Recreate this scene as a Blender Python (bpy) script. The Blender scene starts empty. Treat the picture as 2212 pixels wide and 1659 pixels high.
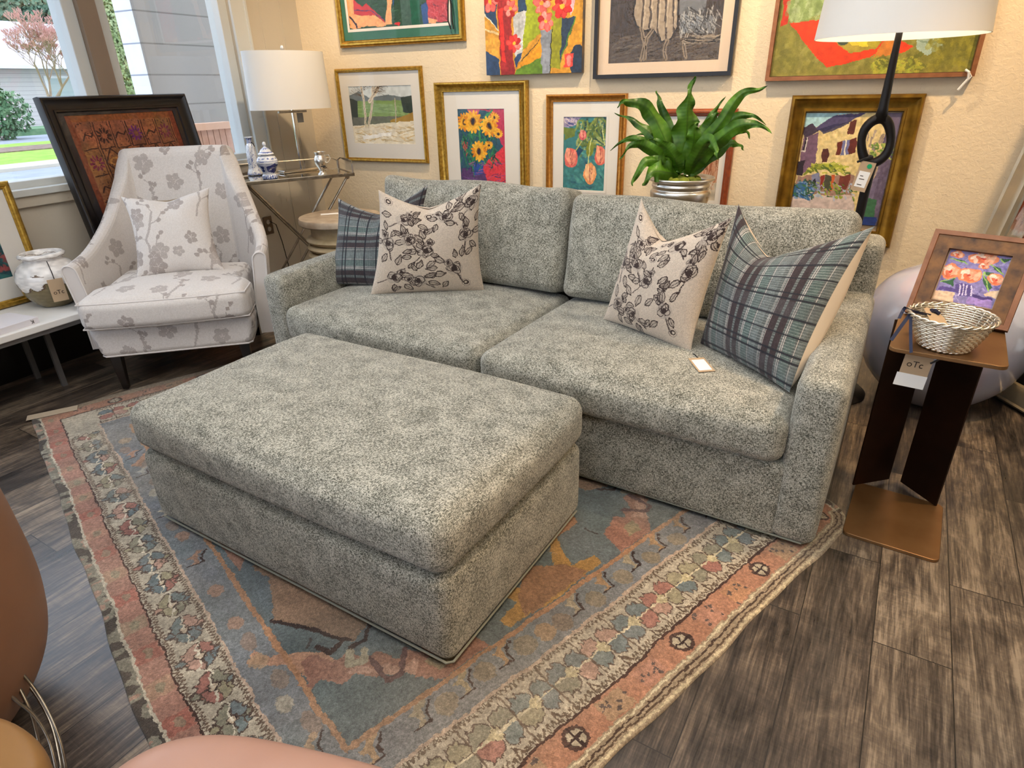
import bpy, math, random
import numpy as np
from mathutils import Matrix, Vector
random.seed(7); rng = np.random.default_rng(7)
S = bpy.context.scene
COL = S.collection
PI = math.pi
V3 = lambda *a: np.array(a, float)

# ------------------------------------------------------------------ camera
FPX = 1341.0; PITCH = math.radians(25.66); ROLL = math.radians(-1.38); YAW = math.radians(26.17); CH = 1.35
def _cam():
    f = V3(0, math.cos(PITCH), -math.sin(PITCH)); r = V3(1, 0, 0); u = np.cross(r, f)
    c, s = math.cos(ROLL), math.sin(ROLL)
    r, u = c*r+s*u, -s*r+c*u
    Z = np.array([[math.cos(YAW), -math.sin(YAW), 0], [math.sin(YAW), math.cos(YAW), 0], [0, 0, 1]])
    return Z@r, Z@u, Z@f
RT, UP, FW = _cam(); CAMP = V3(0, 0, CH)
cam = bpy.data.cameras.new('camera'); cam.lens = FPX/2212*36; cam.sensor_width = 36; cam.sensor_fit = 'HORIZONTAL'
cam.clip_start = .02; cam.clip_end = 300
co = bpy.data.objects.new('camera', cam); COL.objects.link(co)
M = np.eye(4); M[:3, 0] = RT; M[:3, 1] = UP; M[:3, 2] = -FW; M[:3, 3] = CAMP
co.matrix_world = Matrix(M.tolist()); S.camera = co
def ray(x, y): return FW+RT*(x-1106)/FPX-UP*(y-829.5)/FPX
def G(x, y, z=0.): d = ray(x, y); return CAMP+d*((z-CH)/d[2])       # point at height z
def WYp(x, y, Y): d = ray(x, y); return CAMP+d*(Y/d[1])
def WXp(x, y, X): d = ray(x, y); return CAMP+d*(X/d[0])

# ------------------------------------------------------------------ colour
def lin(c):
    c = np.asarray(c, float); return np.where(c <= .04045, c/12.92, ((c+.055)/1.055)**2.4)
def hx(h):
    h = h.lstrip('#'); return np.array([int(h[i:i+2], 16)/255 for i in (0, 2, 4)])
def L4(h): return (*[float(v) for v in lin(hx(h))], 1.)

# ------------------------------------------------------------------ node materials
MATS = {}
class NT:
    def __init__(s, name):
        m = bpy.data.materials.new(name); m.use_nodes = True; s.m = m; s.t = m.node_tree
        s.b = s.t.nodes['Principled BSDF']; s.out = s.t.nodes['Material Output']; MATS[name] = m
    def n(s, typ, **kw):
        x = s.t.nodes.new('ShaderNode'+typ)
        for k, v in kw.items():
            if k in x.inputs.keys() if isinstance(k, str) else False: x.inputs[k].default_value = v
            else: setattr(x, k, v)
        return x
    def l(s, a, b): s.t.links.new(a, b)
    def noise(s, vec, scale, detail=2, rough=.5, dist=0, sc3=None):
        if sc3 is not None:
            mp = s.n('Mapping'); mp.inputs['Scale'].default_value = sc3; s.l(vec, mp.inputs['Vector']); vec = mp.outputs[0]
        x = s.n('TexNoise'); x.inputs['Scale'].default_value = scale; x.inputs['Detail'].default_value = detail
        x.inputs['Roughness'].default_value = rough; x.inputs['Distortion'].default_value = dist
        s.l(vec, x.inputs['Vector']); return x.outputs[0]
    def ramp(s, fac, stops):
        r = s.n('ValToRGB'); e = r.color_ramp.elements
        while len(e) < len(stops): e.new(.5)
        for el, (p, c) in zip(e, stops): el.position = p; el.color = L4(c) if isinstance(c, str) else (c, c, c, 1)
        s.l(fac, r.inputs[0]); return r.outputs[0]
    def math(s, op, a, b=None, clamp=False):
        x = s.n('Math'); x.operation = op; x.use_clamp = clamp
        for i, v in enumerate((a, b)):
            if v is None: continue
            if isinstance(v, (int, float)): x.inputs[i].default_value = v
            else: s.l(v, x.inputs[i])
        return x.outputs[0]
    def mix(s, f, a, b, mode='MIX'):
        x = s.n('Mix'); x.data_type = 'RGBA'; x.blend_type = mode
        for sock, v in ((x.inputs[0], f), (x.inputs[6], a), (x.inputs[7], b)):
            if isinstance(v, str): sock.default_value = L4(v)
            elif isinstance(v, (int, float)): sock.default_value = v
            elif isinstance(v, tuple): sock.default_value = v
            else: s.l(v, sock)
        return x.outputs[2]
    def bump(s, h, strength=.3, dist=.002):
        b = s.n('Bump'); b.inputs['Strength'].default_value = strength; b.inputs['Distance'].default_value = dist
        s.l(h, b.inputs['Height']); s.l(b.outputs[0], s.b.inputs['Normal'])
    def col(s, c):
        if isinstance(c, str): s.b.inputs['Base Color'].default_value = L4(c)
        else: s.l(c, s.b.inputs['Base Color'])
    def set(s, **kw):
        for k, v in kw.items(): s.b.inputs[k.replace('_', ' ')].default_value = v
        return s
    @property
    def obj(s): return s.n('TexCoord').outputs['Object']
    @property
    def uv(s): return s.n('TexCoord').outputs['UV']

def plain(name, c, rough=.5, metal=0., coat=0., var=None, vs=20., bump=0., bs=200., spec=.5, sheen=0.):
    t = NT(name); o = t.obj
    if var: t.col(t.ramp(t.noise(o, vs, 4), [(.3, c), (.7, var)]))
    else: t.col(c)
    t.set(Roughness=rough, Metallic=metal, Coat_Weight=coat, Specular_IOR_Level=spec, Sheen_Weight=sheen)
    if bump: t.bump(t.noise(o, bs, 3), bump, .002)
    return t.m
def attr_mat(name, rough=.7, bs=400., bump=.15, coat=0., sheen=0., spec=.4, vary=.06, bd=.001):
    t = NT(name); a = t.n('Attribute'); a.attribute_name = 'Col'
    o = t.obj
    v = t.noise(o, bs*.4, 3)
    t.col(t.mix(vary, a.outputs[0], t.ramp(v, [(.3, '#000000'), (.7, '#ffffff')]), 'OVERLAY') if vary else a.outputs[0])
    t.set(Roughness=rough, Coat_Weight=coat, Sheen_Weight=sheen, Specular_IOR_Level=spec)
    if bump: t.bump(t.noise(o, bs, 3), bump, bd)
    return t.m

def chenille(name, dark, mid, light):
    t = NT(name); u = t.uv
    a = t.noise(u, 1., 2, .6, .6, (400, 120, 1)); b = t.noise(u, 1., 2, .6, .6, (120, 400, 1))
    big = t.noise(u, 14., 4, .6)
    w = t.math('MAXIMUM', a, b); w = t.math('ADD', w, t.math('MULTIPLY', t.math('SUBTRACT', big, .5), .22)); w = t.math('ADD', w, t.math('MULTIPLY', t.math('SUBTRACT', t.noise(u, 1., 3, .6, .4, (60, 22, 1)), .5), .06))
    hv = t.noise(u, 1., 1, .5, 0, (700, 700, 1))
    w2 = t.math('ADD', w, t.math('MULTIPLY', t.math('SUBTRACT', hv, .5), .18))
    t.col(t.ramp(w2, [(.44, dark), (.535, mid), (.62, light)]))
    t.set(Roughness=.92, Sheen_Weight=.25, Specular_IOR_Level=.2); t.bump(w2, .55, .004); return t.m
M_chen = chenille('sage_chenille', '#414238', '#7f7e72', '#c5c1b3')
M_pipe = plain('sage_piping', '#8b8d80', .9)
M_wall = NT('cream_textured_wall')
def _wall(t, c1, c2, st):
    o = t.obj
    t.col(t.ramp(t.noise(o, 1.2, 3), [(.3, c1), (.7, c2)])); t.set(Roughness=.85, Specular_IOR_Level=.25)
    h = t.ramp(t.noise(o, 45., 4, .6, .6), [(.42, 0.), (.6, 1.)]); t.bump(h, st, .004); return t.m
M_wall = _wall(M_wall, '#e0cdae', '#e6d5b8', .28)
M_wallw = _wall(NT('grey_white_wall'), '#bfb6a6', '#c8c0b1', .06)
M_trim = plain('white_trim_paint', '#c9ccca', .45)
M_post_shade = plain('shaded_post_paint', '#8b7867', .6)
M_ceil = plain('ceiling_paint', '#e6e0d4', .9)

def _floor():
    t = NT('weathered_plank_floor'); o = t.obj
    mp = t.n('Mapping'); mp.inputs['Rotation'].default_value = (0, 0, math.radians(-90+4.6+1)); t.l(o, mp.inputs[0]); v = mp.outputs[0]
    br = t.n('TexBrick'); br.offset = .37; br.offset_frequency = 2; br.inputs['Scale'].default_value = 1.
    br.inputs['Brick Width'].default_value = .92; br.inputs['Row Height'].default_value = .178
    br.inputs['Mortar Size'].default_value = .0016; br.inputs['Mortar Smooth'].default_value = .2
    br.inputs['Color1'].default_value = (0, 0, 0, 1); br.inputs['Color2'].default_value = (1, 1, 1, 1); br.inputs['Mortar'].default_value = (.5, .5, .5, 1)
    t.l(v, br.inputs[0])
    # offset grain per plank
    cx = t.n('CombineXYZ'); t.l(t.math('MULTIPLY', br.outputs[0], 13.7), cx.inputs[0]); t.l(t.math('MULTIPLY', br.outputs[0], 5.1), cx.inputs[1])
    va = t.n('VectorMath'); va.operation = 'ADD'; t.l(v, va.inputs[0]); t.l(cx.outputs[0], va.inputs[1]); g = va.outputs[0]
    gr = t.noise(g, 1., 6, .65, 1.2, (2.2, 26, 1)); fine = t.noise(g, 1., 5, .7, .5, (9, 160, 1)); blot = t.noise(g, 5., 5, .62, .8, (1, 2, 1))
    cross = t.noise(g, 1., 3, .7, .3, (150, 12, 1))
    m = t.math('ADD', t.math('MULTIPLY', gr, .5), t.math('MULTIPLY', blot, .5))
    m = t.math('ADD', m, t.math('MULTIPLY', t.math('SUBTRACT', fine, .5), .42))
    m = t.math('ADD', m, t.math('MULTIPLY', t.math('SUBTRACT', cross, .5), .10))
    m = t.math('ADD', m, t.math('MULTIPLY', t.math('SUBTRACT', br.outputs[0], .5), .14))
    c = t.ramp(m, [(.34, '#231e1b'), (.46, '#463d36'), (.55, '#66594c'), (.67, '#958571')])
    c = t.mix(br.outputs[1], c, '#1d1916'); t.col(c)
    t.l(t.ramp(m, [(.3, .27), (.7, .42)]), t.b.inputs['Roughness']); t.set(Specular_IOR_Level=.5, Coat_Weight=.6, Coat_Roughness=.26)
    t.bump(t.math('SUBTRACT', m, t.math('MULTIPLY', br.outputs[1], .6)), .35, .003); return t.m
M_floor = _floor()

M_gold = plain('gold_leaf', '#cfa648', .3, .75, var='#9c762a', vs=60, bump=.1, bs=90)
M_gold2 = plain('bright_gold_moulding', '#c9a04a', .28, .85, var='#a67c2c', vs=50)
M_goldd = plain('dark_antique_gold', '#a27a26', .36, .7, var='#6b4d16', vs=14, bump=.15, bs=60)
M_goldo = plain('orange_gold_moulding', '#c58a3c', .35, .7, var='#a4692a', vs=60, bump=.2, bs=160)
M_black = plain('black_frame', '#16110f', .35)
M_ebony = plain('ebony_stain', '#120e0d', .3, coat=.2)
M_cherry = plain('cherry_frame', '#6e2f14', .35, coat=.3, var='#93451f', vs=30)
M_oak = plain('walnut_strip_frame', '#7b4a26', .45, var='#94603a', vs=30)
M_rust = plain('distressed_brown_frame', '#7d5428', .5, .2, var='#3c2410', vs=32, bump=.2, bs=80)
M_bronze = plain('bronze_sheet', '#96714a', .4, .7, var='#84603c', vs=8)
M_bronzed = plain('dark_bronze_panel', '#3a2012', .4, .6, var='#24140c', vs=8)
M_chrome = plain('polished_nickel', '#d9d6d0', .12, 1.)
M_silver = plain('silver_metal', '#dcd8d0', .3, 1., bump=.05, bs=30)
M_wicker = plain('silver_wire_wicker', '#e8e0d0', .22, .9)
M_pole = plain('aged_black_iron', '#1c1817', .45, .5, bump=.3, bs=60)
M_shade = plain('white_linen_shade', '#e8e4dd', .9, bump=.12, bs=600)
M_linen = plain('beige_linen', '#cdbba2', .9, bump=.3, bs=500, sheen=.2)
M_white = plain('matte_white', '#e4e2de', .5)
M_paper = plain('white_paper', '#eceae6', .7)
M_kraft = plain('kraft_paper', '#b59b7c', .8)
M_mat = plain('cream_matboard', '#e0dbd2', .85)
M_matp = plain('pinkish_matboard', '#e3c9ac', .85)
M_matg = plain('green_matboard', '#2f6553', .8, var='#3a7461', vs=6)
M_blush = plain('blush_leather', '#b8917f', .4, var='#af8573', vs=5, bump=.12, bs=26)
M_tan = plain('tan_leather', '#8e6549', .45, var='#835b40', vs=5, bump=.1, bs=60)
M_orange = plain('camel_leather', '#8f683a', .5, bump=.1, bs=60)
M_legs = M_ebony
M_ribbon = plain('navy_ribbon', '#151a38', .5)
M_cord = plain('black_string', '#141010', .6)
M_ink = plain('dark_ink', '#3a2d22', .7)
M_green = plain('green_dot', '#159a63', .5)
M_moss = plain('moss', '#5d6a17', .95, var='#8a8f2c', vs=60, bump=1., bs=120)
M_stone = plain('cream_stump', '#c9b796', .5, .1, var='#a8946f', vs=12)
M_travert = plain('whitewashed_wood_top', '#b9a78f', .5, var='#94806a', vs=14, bump=.1, bs=120)
M_book = plain('white_book', '#dcd8dc', .4)

def _leaf():
    t = NT('fern_leaf'); u = t.uv; sp = t.n('SeparateXYZ'); t.l(u, sp.inputs[0])
    veins = t.math('SINE', t.math('MULTIPLY', sp.outputs[1], 160.))
    n = t.noise(t.obj, 14., 3)
    c = t.ramp(n, [(.3, '#234709'), (.7, '#4d7a16')]); c = t.mix(t.math('MULTIPLY', t.math('ADD', veins, 1.), .022), c, '#9ab84a')
    rib = t.math('LESS_THAN', t.math('ABSOLUTE', t.math('SUBTRACT', sp.outputs[0], .5)), .03)
    t.col(t.mix(t.math('MULTIPLY', rib, .5), c, '#2a3d10'))
    t.set(Roughness=.42, Specular_IOR_Level=.35); t.bump(veins, .08, .002); return t.m
M_leaf = _leaf()

def glass(name, ior=1.45, tint=(1, 1, 1, 1), boost=1.):
    m = bpy.data.materials.new(name); m.use_nodes = True; t = m.node_tree; t.nodes.clear()
    o = t.nodes.new('ShaderNodeOutputMaterial'); mx = t.nodes.new('ShaderNodeMixShader'); tr = t.nodes.new('ShaderNodeBsdfTransparent')
    gl = t.nodes.new('ShaderNodeBsdfGlossy'); gl.inputs['Roughness'].default_value = .0; fr = t.nodes.new('ShaderNodeFresnel'); fr.inputs[0].default_value = ior
    tr.inputs[0].default_value = tint
    ge = t.nodes.new('ShaderNodeNewGeometry'); im = t.nodes.new('ShaderNodeMapRange'); im.inputs[3].default_value = ior; im.inputs[4].default_value = 1/ior; t.links.new(ge.outputs['Backfacing'], im.inputs[0]); t.links.new(im.outputs[0], fr.inputs[0])
    mu = t.nodes.new('ShaderNodeMath'); mu.operation = 'MULTIPLY'; mu.inputs[1].default_value = boost; mu.use_clamp = True
    t.links.new(fr.outputs[0], mu.inputs[0]); t.links.new(mu.outputs[0], mx.inputs[0]); t.links.new(tr.outputs[0], mx.inputs[1]); t.links.new(gl.outputs[0], mx.inputs[2]); t.links.new(mx.outputs[0], o.inputs[0])
    return m
M_glass = glass('window_glass', 1.5, (.93, .96, .96, 1), 1.3)
M_pglass = glass('picture_glass', 1.5, (.98, .98, .98, 1), .55)
M_mirror = plain('mirror_glass', '#c9c4b8', .03, 1.)
def emit(name, c, s):
    t = NT(name); t.col('#ffffff'); t.b.inputs['Emission Color'].default_value = L4(c); t.b.inputs['Emission Strength'].default_value = s; return t.m
M_bulb = emit('lit_bulb', '#ffe9c8', 22.)
M_art = attr_mat('painted_surface', .55, 500, .12, vary=.10)
M_artp = attr_mat('printed_paper', .8, 800, .03, vary=.04)
M_print = attr_mat('printed_cotton', .88, 700, .25, sheen=.2, spec=.2, vary=.12)
M_rug = attr_mat('knotted_wool', .95, 260, .8, sheen=.2, spec=.1, vary=.14, bd=.004)

# ------------------------------------------------------------------ mesh helpers
def meshobj(name, V, F, mat, parent=None, smooth=False, uv=None, col=None, loc=None, rot=None, bev=0, auto=None):
    V = np.asarray(V, np.float32); me = bpy.data.meshes.new(name)
    if isinstance(F, np.ndarray) and F.ndim == 2:
        k = F.shape[1]; nf = len(F); me.vertices.add(len(V)); me.vertices.foreach_set('co', V.ravel())
        me.loops.add(nf*k); me.loops.foreach_set('vertex_index', F.astype(np.int32).ravel())
        me.polygons.add(nf); me.polygons.foreach_set('loop_start', np.arange(0, nf*k, k, dtype=np.int32))
        try: me.polygons.foreach_set('loop_total', np.full(nf, k, np.int32))
        except Exception: pass
    else:
        me.from_pydata(V.tolist(), [], [list(map(int, f)) for f in F])
    me.update(calc_edges=True)
    if uv is not None:
        l = me.uv_layers.new(name='UVMap'); l.data.foreach_set('uv', np.asarray(uv, np.float32).reshape(-1))
    if col is not None:                                            # one sRGB colour per face
        c = lin(np.asarray(col)); k = F.shape[1] if isinstance(F, np.ndarray) else 4
        c4 = np.concatenate([c, np.ones((len(c), 1))], 1); c4 = np.repeat(c4, k, 0)
        a = me.color_attributes.new('Col', 'FLOAT_COLOR', 'CORNER'); a.data.foreach_set('color', c4.astype(np.float32).ravel())
    me.validate(clean_customdata=False)
    if smooth: me.polygons.foreach_set('use_smooth', np.ones(len(me.polygons), bool))
    me.update()
    o = bpy.data.objects.new(name, me); COL.objects.link(o)
    if mat is not None: me.materials.append(mat)
    if parent is not None: o.parent = parent
    if loc is not None: o.location = [float(v) for v in loc]
    if rot is not None: o.rotation_euler = rot
    if bev:
        b = o.modifiers.new('bevel', 'BEVEL'); b.width = bev; b.segments = 2; b.limit_method = 'ANGLE'
    if auto:
        me.polygons.foreach_set('use_smooth', np.ones(len(me.polygons), bool))
        try: me.set_sharp_from_angle(angle=math.radians(auto))
        except Exception: pass
    return o
def tag(o, label=None, cat=None, group=None, kind=None):
    if label: o['label'] = label
    if cat: o['category'] = cat
    if group: o['group'] = group
    if kind: o['kind'] = kind
    return o
def empty(name, loc, rz=0, label=None, cat=None, group=None):
    o = bpy.data.objects.new(name, None); COL.objects.link(o); o.location = [float(v) for v in loc]; o.rotation_euler = (0, 0, rz)
    o.empty_display_size = .05
    return tag(o, label, cat, group)
def join(*gs):
    Vs, Fs, n = [], [], 0
    for V, F in gs:
        V = np.asarray(V, float); Vs.append(V); Fs += [[i+n for i in f] for f in F]; n += len(V)
    return np.concatenate(Vs), Fs
def box(x0, x1, y0, y1, z0, z1):
    V = [(x, y, z) for z in (z0, z1) for y in (y0, y1) for x in (x0, x1)]
    return V, [(0, 2, 3, 1), (4, 5, 7, 6), (0, 1, 5, 4), (2, 6, 7, 3), (0, 4, 6, 2), (1, 3, 7, 5)]
def hexa(b, t):                                                     # 4 bottom pts, 4 top pts
    return list(b)+list(t), [(3, 2, 1, 0), (4, 5, 6, 7)]+[(i, (i+1) % 4, 4+(i+1) % 4, 4+i) for i in range(4)]
def prism(poly, z0, z1):
    n = len(poly); V = [(x, y, z0) for x, y in poly]+[(x, y, z1) for x, y in poly]
    return V, [tuple(range(n))[::-1], tuple(range(n, 2*n))]+[(i, (i+1) % n, n+(i+1) % n, n+i) for i in range(n)]
def rrect(w, d, r, n=6, cx=0, cy=0):
    P = []
    for sx, sy, a0 in ((1, 1, 0), (-1, 1, 90), (-1, -1, 180), (1, -1, 270)):
        for i in range(n+1):
            a = math.radians(a0+90*i/n); P.append((cx+sx*(w/2-r)+r*math.cos(a), cy+sy*(d/2-r)+r*math.sin(a)))
    return P
def lathe(prof, n=48, c=(0, 0), sx=1., sy=1.):
    V, F = [], []
    for r, z in prof:
        for i in range(n):
            a = 2*PI*i/n; V.append((c[0]+sx*r*math.cos(a), c[1]+sy*r*math.sin(a), z))
    for j in range(len(prof)-1):
        for i in range(n):
            k = (i+1) % n; F.append((j*n+i, j*n+k, (j+1)*n+k, (j+1)*n+i))
    if prof[0][0] > 1e-6: F.append(tuple(range(n))[::-1]) if False else None
    return V, [f for f in F if f]
def smoothprof(pts, n=6):
    P = np.array(pts, float); out = []
    for i in range(len(P)-1):
        p0 = P[max(i-1, 0)]; p1 = P[i]; p2 = P[i+1]; p3 = P[min(i+2, len(P)-1)]
        for k in range(n):
            t = k/n; out.append(.5*((2*p1)+(-p0+p2)*t+(2*p0-5*p1+4*p2-p3)*t*t+(-p0+3*p1-3*p2+p3)*t**3))
    out.append(P[-1]); return np.array(out)
def tube(pts, r, n=8, closed=False, flat=1.):
    P = np.array(pts, float); m = len(P); rs = np.full(m, r) if np.isscalar(r) else np.array(r, float)
    T = np.gradient(P, axis=0) if not closed else (np.roll(P, -1, 0)-np.roll(P, 1, 0))
    T /= np.linalg.norm(T, axis=1)[:, None]+1e-12
    u = np.cross(T[0], (0, 0, 1)); u = u if np.linalg.norm(u) > .1 else np.cross(T[0], (1, 0, 0)); V = []
    for i in range(m):
        u = u-T[i]*(u@T[i]); u /= np.linalg.norm(u)+1e-12; w = np.cross(T[i], u)
        for k in range(n):
            a = 2*PI*k/n; V.append(P[i]+rs[i]*(u*math.cos(a)+w*math.sin(a)*flat))
    F = []
    for j in range(m if closed else m-1):
        for i in range(n):
            k = (i+1) % n; q = (j+1) % m; F.append((j*n+i, j*n+k, q*n+k, q*n+i))
    if not closed: F += [tuple(range(n))[::-1], tuple(range((m-1)*n, m*n))]
    return V, F
def uvsphere(c, r, n=12, m=8, sc=(1, 1, 1)):
    prof = [(math.sin(PI*i/m)*1., -math.cos(PI*i/m)) for i in range(m+1)]
    V, F = lathe([(max(a, 1e-4), b) for a, b in prof], n); V = np.array(V)*r*np.array(sc)+np.array(c); return V, F

def soft_box(w, d, h, r, step=.03, crown={}, c=(0, 0, 0), fn=None):
    """rounded upholstered block; returns V, F(n,4), UV(n*4,2) in metres"""
    hs = np.array([w/2, d/2, h/2])
    def ax(H):
        inner = np.linspace(-H+r, H-r, max(2, int((2*H-2*r)/step)+1)); e = r*np.tan(np.radians([45, 36, 26, 14] if step > .01 else np.linspace(45, 4, 11)))
        return np.concatenate([-H+r-e, inner, H-r+e[::-1]])
    P, Fc, U, n = [], [], [], 0
    for a in range(3):
        b, q = (a+1) % 3, (a+2) % 3; A, B = ax(hs[b]), ax(hs[q])
        for s in (-1, 1):
            gb, gq = np.meshgrid(A, B, indexing='ij'); p = np.zeros((gb.size, 3)); p[:, a] = s*hs[a]; p[:, b] = gb.ravel(); p[:, q] = gq.ravel()
            idx = np.arange(gb.size).reshape(gb.shape)+n
            f = np.stack([idx[:-1, :-1], idx[1:, :-1], idx[1:, 1:], idx[:-1, 1:]], -1).reshape(-1, 4)
            uvv = np.stack([p[:, b], p[:, q]], 1) if b != 2 else np.stack([p[:, q], p[:, b]], 1)
            uf = uvv[f-n]
            if s < 0: f = f[:, ::-1]; uf = uf[:, ::-1]
            P.append(p); Fc.append(f); U.append(uf+np.array([a*3.3, s*1.7])); n += gb.size
    P = np.concatenate(P); Fc = np.concatenate(Fc); U = np.concatenate(U)
    key = np.round(P, 5); _, first, inv = np.unique(key, axis=0, return_index=True, return_inverse=True); inv = inv.ravel()
    P = P[first]; Fc = inv[Fc]
    core = np.clip(P, -(hs-r), hs-r); dlt = P-core; ln = np.linalg.norm(dlt, axis=1)[:, None]; Q = core+dlt/np.maximum(ln, 1e-9)*r*(ln > 1e-9)
    un = P/hs
    for (a, s), amt in crown.items():
        b, q = (a+1) % 3, (a+2) % 3; wgt = np.clip((Q[:, a]*s)/hs[a], 0, 1)
        Q[:, a] += s*amt*wgt*(1-np.abs(un[:, b])**2.6)*(1-np.abs(un[:, q])**2.6)
    if fn is not None: Q = fn(Q, un)
    return Q+np.array(c), Fc, U
def soft(name, dims, r, mat, parent, c=(0, 0, 0), crown={}, step=.03, fn=None, rot=None, loc=None, tile=None):
    V, F, U = soft_box(*dims, r, step, crown, c, fn)
    col = tile.sample(U.mean(1)) if tile is not None else None
    return meshobj(name, V, F, mat, parent, True, uv=U, col=col, rot=rot, loc=loc)
def mesh(name, g, mat, parent=None, **k): return meshobj(name, g[0], g[1], mat, parent, **k)

# ------------------------------------------------------------------ raster for painted patterns (colour per face)
def vnoise(ny, nx, cy, cx, seed=None):
    g = np.random.default_rng(seed if seed is not None else int(rng.integers(1e9))).random((cy+2, cx+2))
    y = np.linspace(0, cy, ny)[:, None]; x = np.linspace(0, cx, nx)[None, :]; yi = y.astype(int); xi = x.astype(int); fy = y-yi; fx = x-xi
    fy = fy*fy*(3-2*fy); fx = fx*fx*(3-2*fx)
    return (g[yi, xi]*(1-fy)*(1-fx)+g[yi+1, xi]*fy*(1-fx)+g[yi, xi+1]*(1-fy)*fx+g[yi+1, xi+1]*fy*fx)
class Art:
    """picture in units of metres, origin bottom-left"""
    def __init__(s, w, h, res, bg='#ffffff'):
        s.w, s.h = w, h; s.nx, s.ny = max(4, int(w*res)), max(4, int(h*res)); s.res = res
        s.im = np.zeros((s.ny, s.nx, 3))+hx(bg)
        s.X, s.Y = np.meshgrid((np.arange(s.nx)+.5)/s.nx*w, (np.arange(s.ny)+.5)/s.ny*h)
    def _sub(s, x0, x1, y0, y1):
        i0, i1 = int(max(0, x0/s.w*s.nx-1)), int(min(s.nx, x1/s.w*s.nx+2)); j0, j1 = int(max(0, y0/s.h*s.ny-1)), int(min(s.ny, y1/s.h*s.ny+2))
        return (slice(j0, j1), slice(i0, i1)) if i1 > i0 and j1 > j0 else None
    def _put(s, sl, m, c, a=1.):
        c = hx(c) if isinstance(c, str) else np.asarray(c); m = (m*a)[..., None]; s.im[sl] = s.im[sl]*(1-m)+c*m
    def poly(s, P, c, a=1.):
        P = np.array(P, float); sl = s._sub(P[:, 0].min(), P[:, 0].max(), P[:, 1].min(), P[:, 1].max())
        if sl is None: return s
        X, Y = s.X[sl], s.Y[sl]; m = np.zeros(X.shape, bool); n = len(P)
        for i in range(n):
            x1, y1 = P[i]; x2, y2 = P[(i+1) % n]
            if y1 == y2: continue
            m ^= ((Y >= min(y1, y2)) & (Y < max(y1, y2)) & (X < (x2-x1)*(Y-y1)/(y2-y1)+x1))
        s._put(sl, m.astype(float), c, a); return s
    def rect(s, x0, x1, y0, y1, c, a=1.):
        return s.poly([(x0, y0), (x1, y0), (x1, y1), (x0, y1)], c, a)
    def ell(s, cx, cy, rx, ry, c, rot=0, a=1., ring=None):
        R = max(rx, ry)*1.05; sl = s._sub(cx-R, cx+R, cy-R, cy+R)
        if sl is None: return s
        X, Y = s.X[sl]-cx, s.Y[sl]-cy; ca, sa = math.cos(rot), math.sin(rot); u = (X*ca+Y*sa)/rx; v = (-X*sa+Y*ca)/ry; d = np.sqrt(u*u+v*v)
        m = d <= 1
        if ring: m &= d >= 1-ring
        s._put(sl, m.astype(float), c, a); return s
    def line(s, P, w, c, a=1.):
        P = np.array(P, float); w2 = w/2
        for (x1, y1), (x2, y2) in zip(P[:-1], P[1:]):
            sl = s._sub(min(x1, x2)-w, max(x1, x2)+w, min(y1, y2)-w, max(y1, y2)+w)
            if sl is None: continue
            X, Y = s.X[sl], s.Y[sl]; dx, dy = x2-x1, y2-y1; L = dx*dx+dy*dy+1e-12
            t = np.clip(((X-x1)*dx+(Y-y1)*dy)/L, 0, 1); s._put(sl, (np.hypot(X-x1-t*dx, Y-y1-t*dy) <= w2).astype(float), c, a)
        return s
    def mottle(s, amt=.06, cell=.02, seed=None, sl=None):
        n = vnoise(s.ny, s.nx, max(2, int(s.h/cell)), max(2, int(s.w/cell)), seed)-.5; s.im = np.clip(s.im*(1+n[..., None]*2*amt), 0, 1); return s
    def hue(s, c, cell, amt, seed=None, thr=.5):
        n = vnoise(s.ny, s.nx, max(2, int(s.h/cell)), max(2, int(s.w/cell)), seed); m = np.clip((n-thr)/(1-thr), 0, 1)[..., None]*amt
        s.im = s.im*(1-m)+hx(c)*m; return s
    def warp(s, amt, cell, seed=None):
        a = vnoise(s.ny, s.nx, max(2, int(s.h/cell)), max(2, int(s.w/cell)), seed)-.5; b = vnoise(s.ny, s.nx, max(2, int(s.h/cell)), max(2, int(s.w/cell)), None if seed is None else seed+1)-.5
        j, i = np.indices((s.ny, s.nx)); i2 = np.clip((i+a*2*amt*s.nx/s.w).astype(int), 0, s.nx-1); j2 = np.clip((j+b*2*amt*s.ny/s.h).astype(int), 0, s.ny-1)
        s.im = s.im[j2, i2]; return s
    def grain(s, amt=.03):
        s.im = np.clip(s.im*(1+(rng.random((s.ny, s.nx, 1))-.5)*2*amt), 0, 1); return s
    def sample(s, uv):                                             # tiled lookup
        i = (np.mod(uv[:, 0]/s.w, 1)*s.nx).astype(int) % s.nx; j = (np.mod(uv[:, 1]/s.h, 1)*s.ny).astype(int) % s.ny
        return s.im[j, i]
def grid(nx, ny, fn, art=None, uvm=None):
    U, W = np.meshgrid(np.linspace(0, 1, nx+1), np.linspace(0, 1, ny+1)); V = fn(U.ravel(), W.ravel())
    idx = np.arange((nx+1)*(ny+1)).reshape(ny+1, nx+1); F = np.stack([idx[:-1, :-1], idx[:-1, 1:], idx[1:, 1:], idx[1:, :-1]], -1).reshape(-1, 4)
    col = None
    if art is not None:
        j, i = np.indices((ny, nx)); col = art.im[(j*art.ny//ny).ravel(), (i*art.nx//nx).ravel()]
    uv = np.stack([U.ravel(), W.ravel()], 1)*(uvm if uvm is not None else 1.)
    return V, F, uv[F], col
def art_panel(name, art, parent, mat, y=0., x0=None, z0=0.):
    x0 = -art.w/2 if x0 is None else x0
    V, F, uv, col = grid(art.nx, art.ny, lambda u, v: np.stack([x0+u*art.w, np.full_like(u, y), z0+v*art.h], 1), art)
    return meshobj(name, V, F, mat, parent, col=col, uv=uv)

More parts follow.
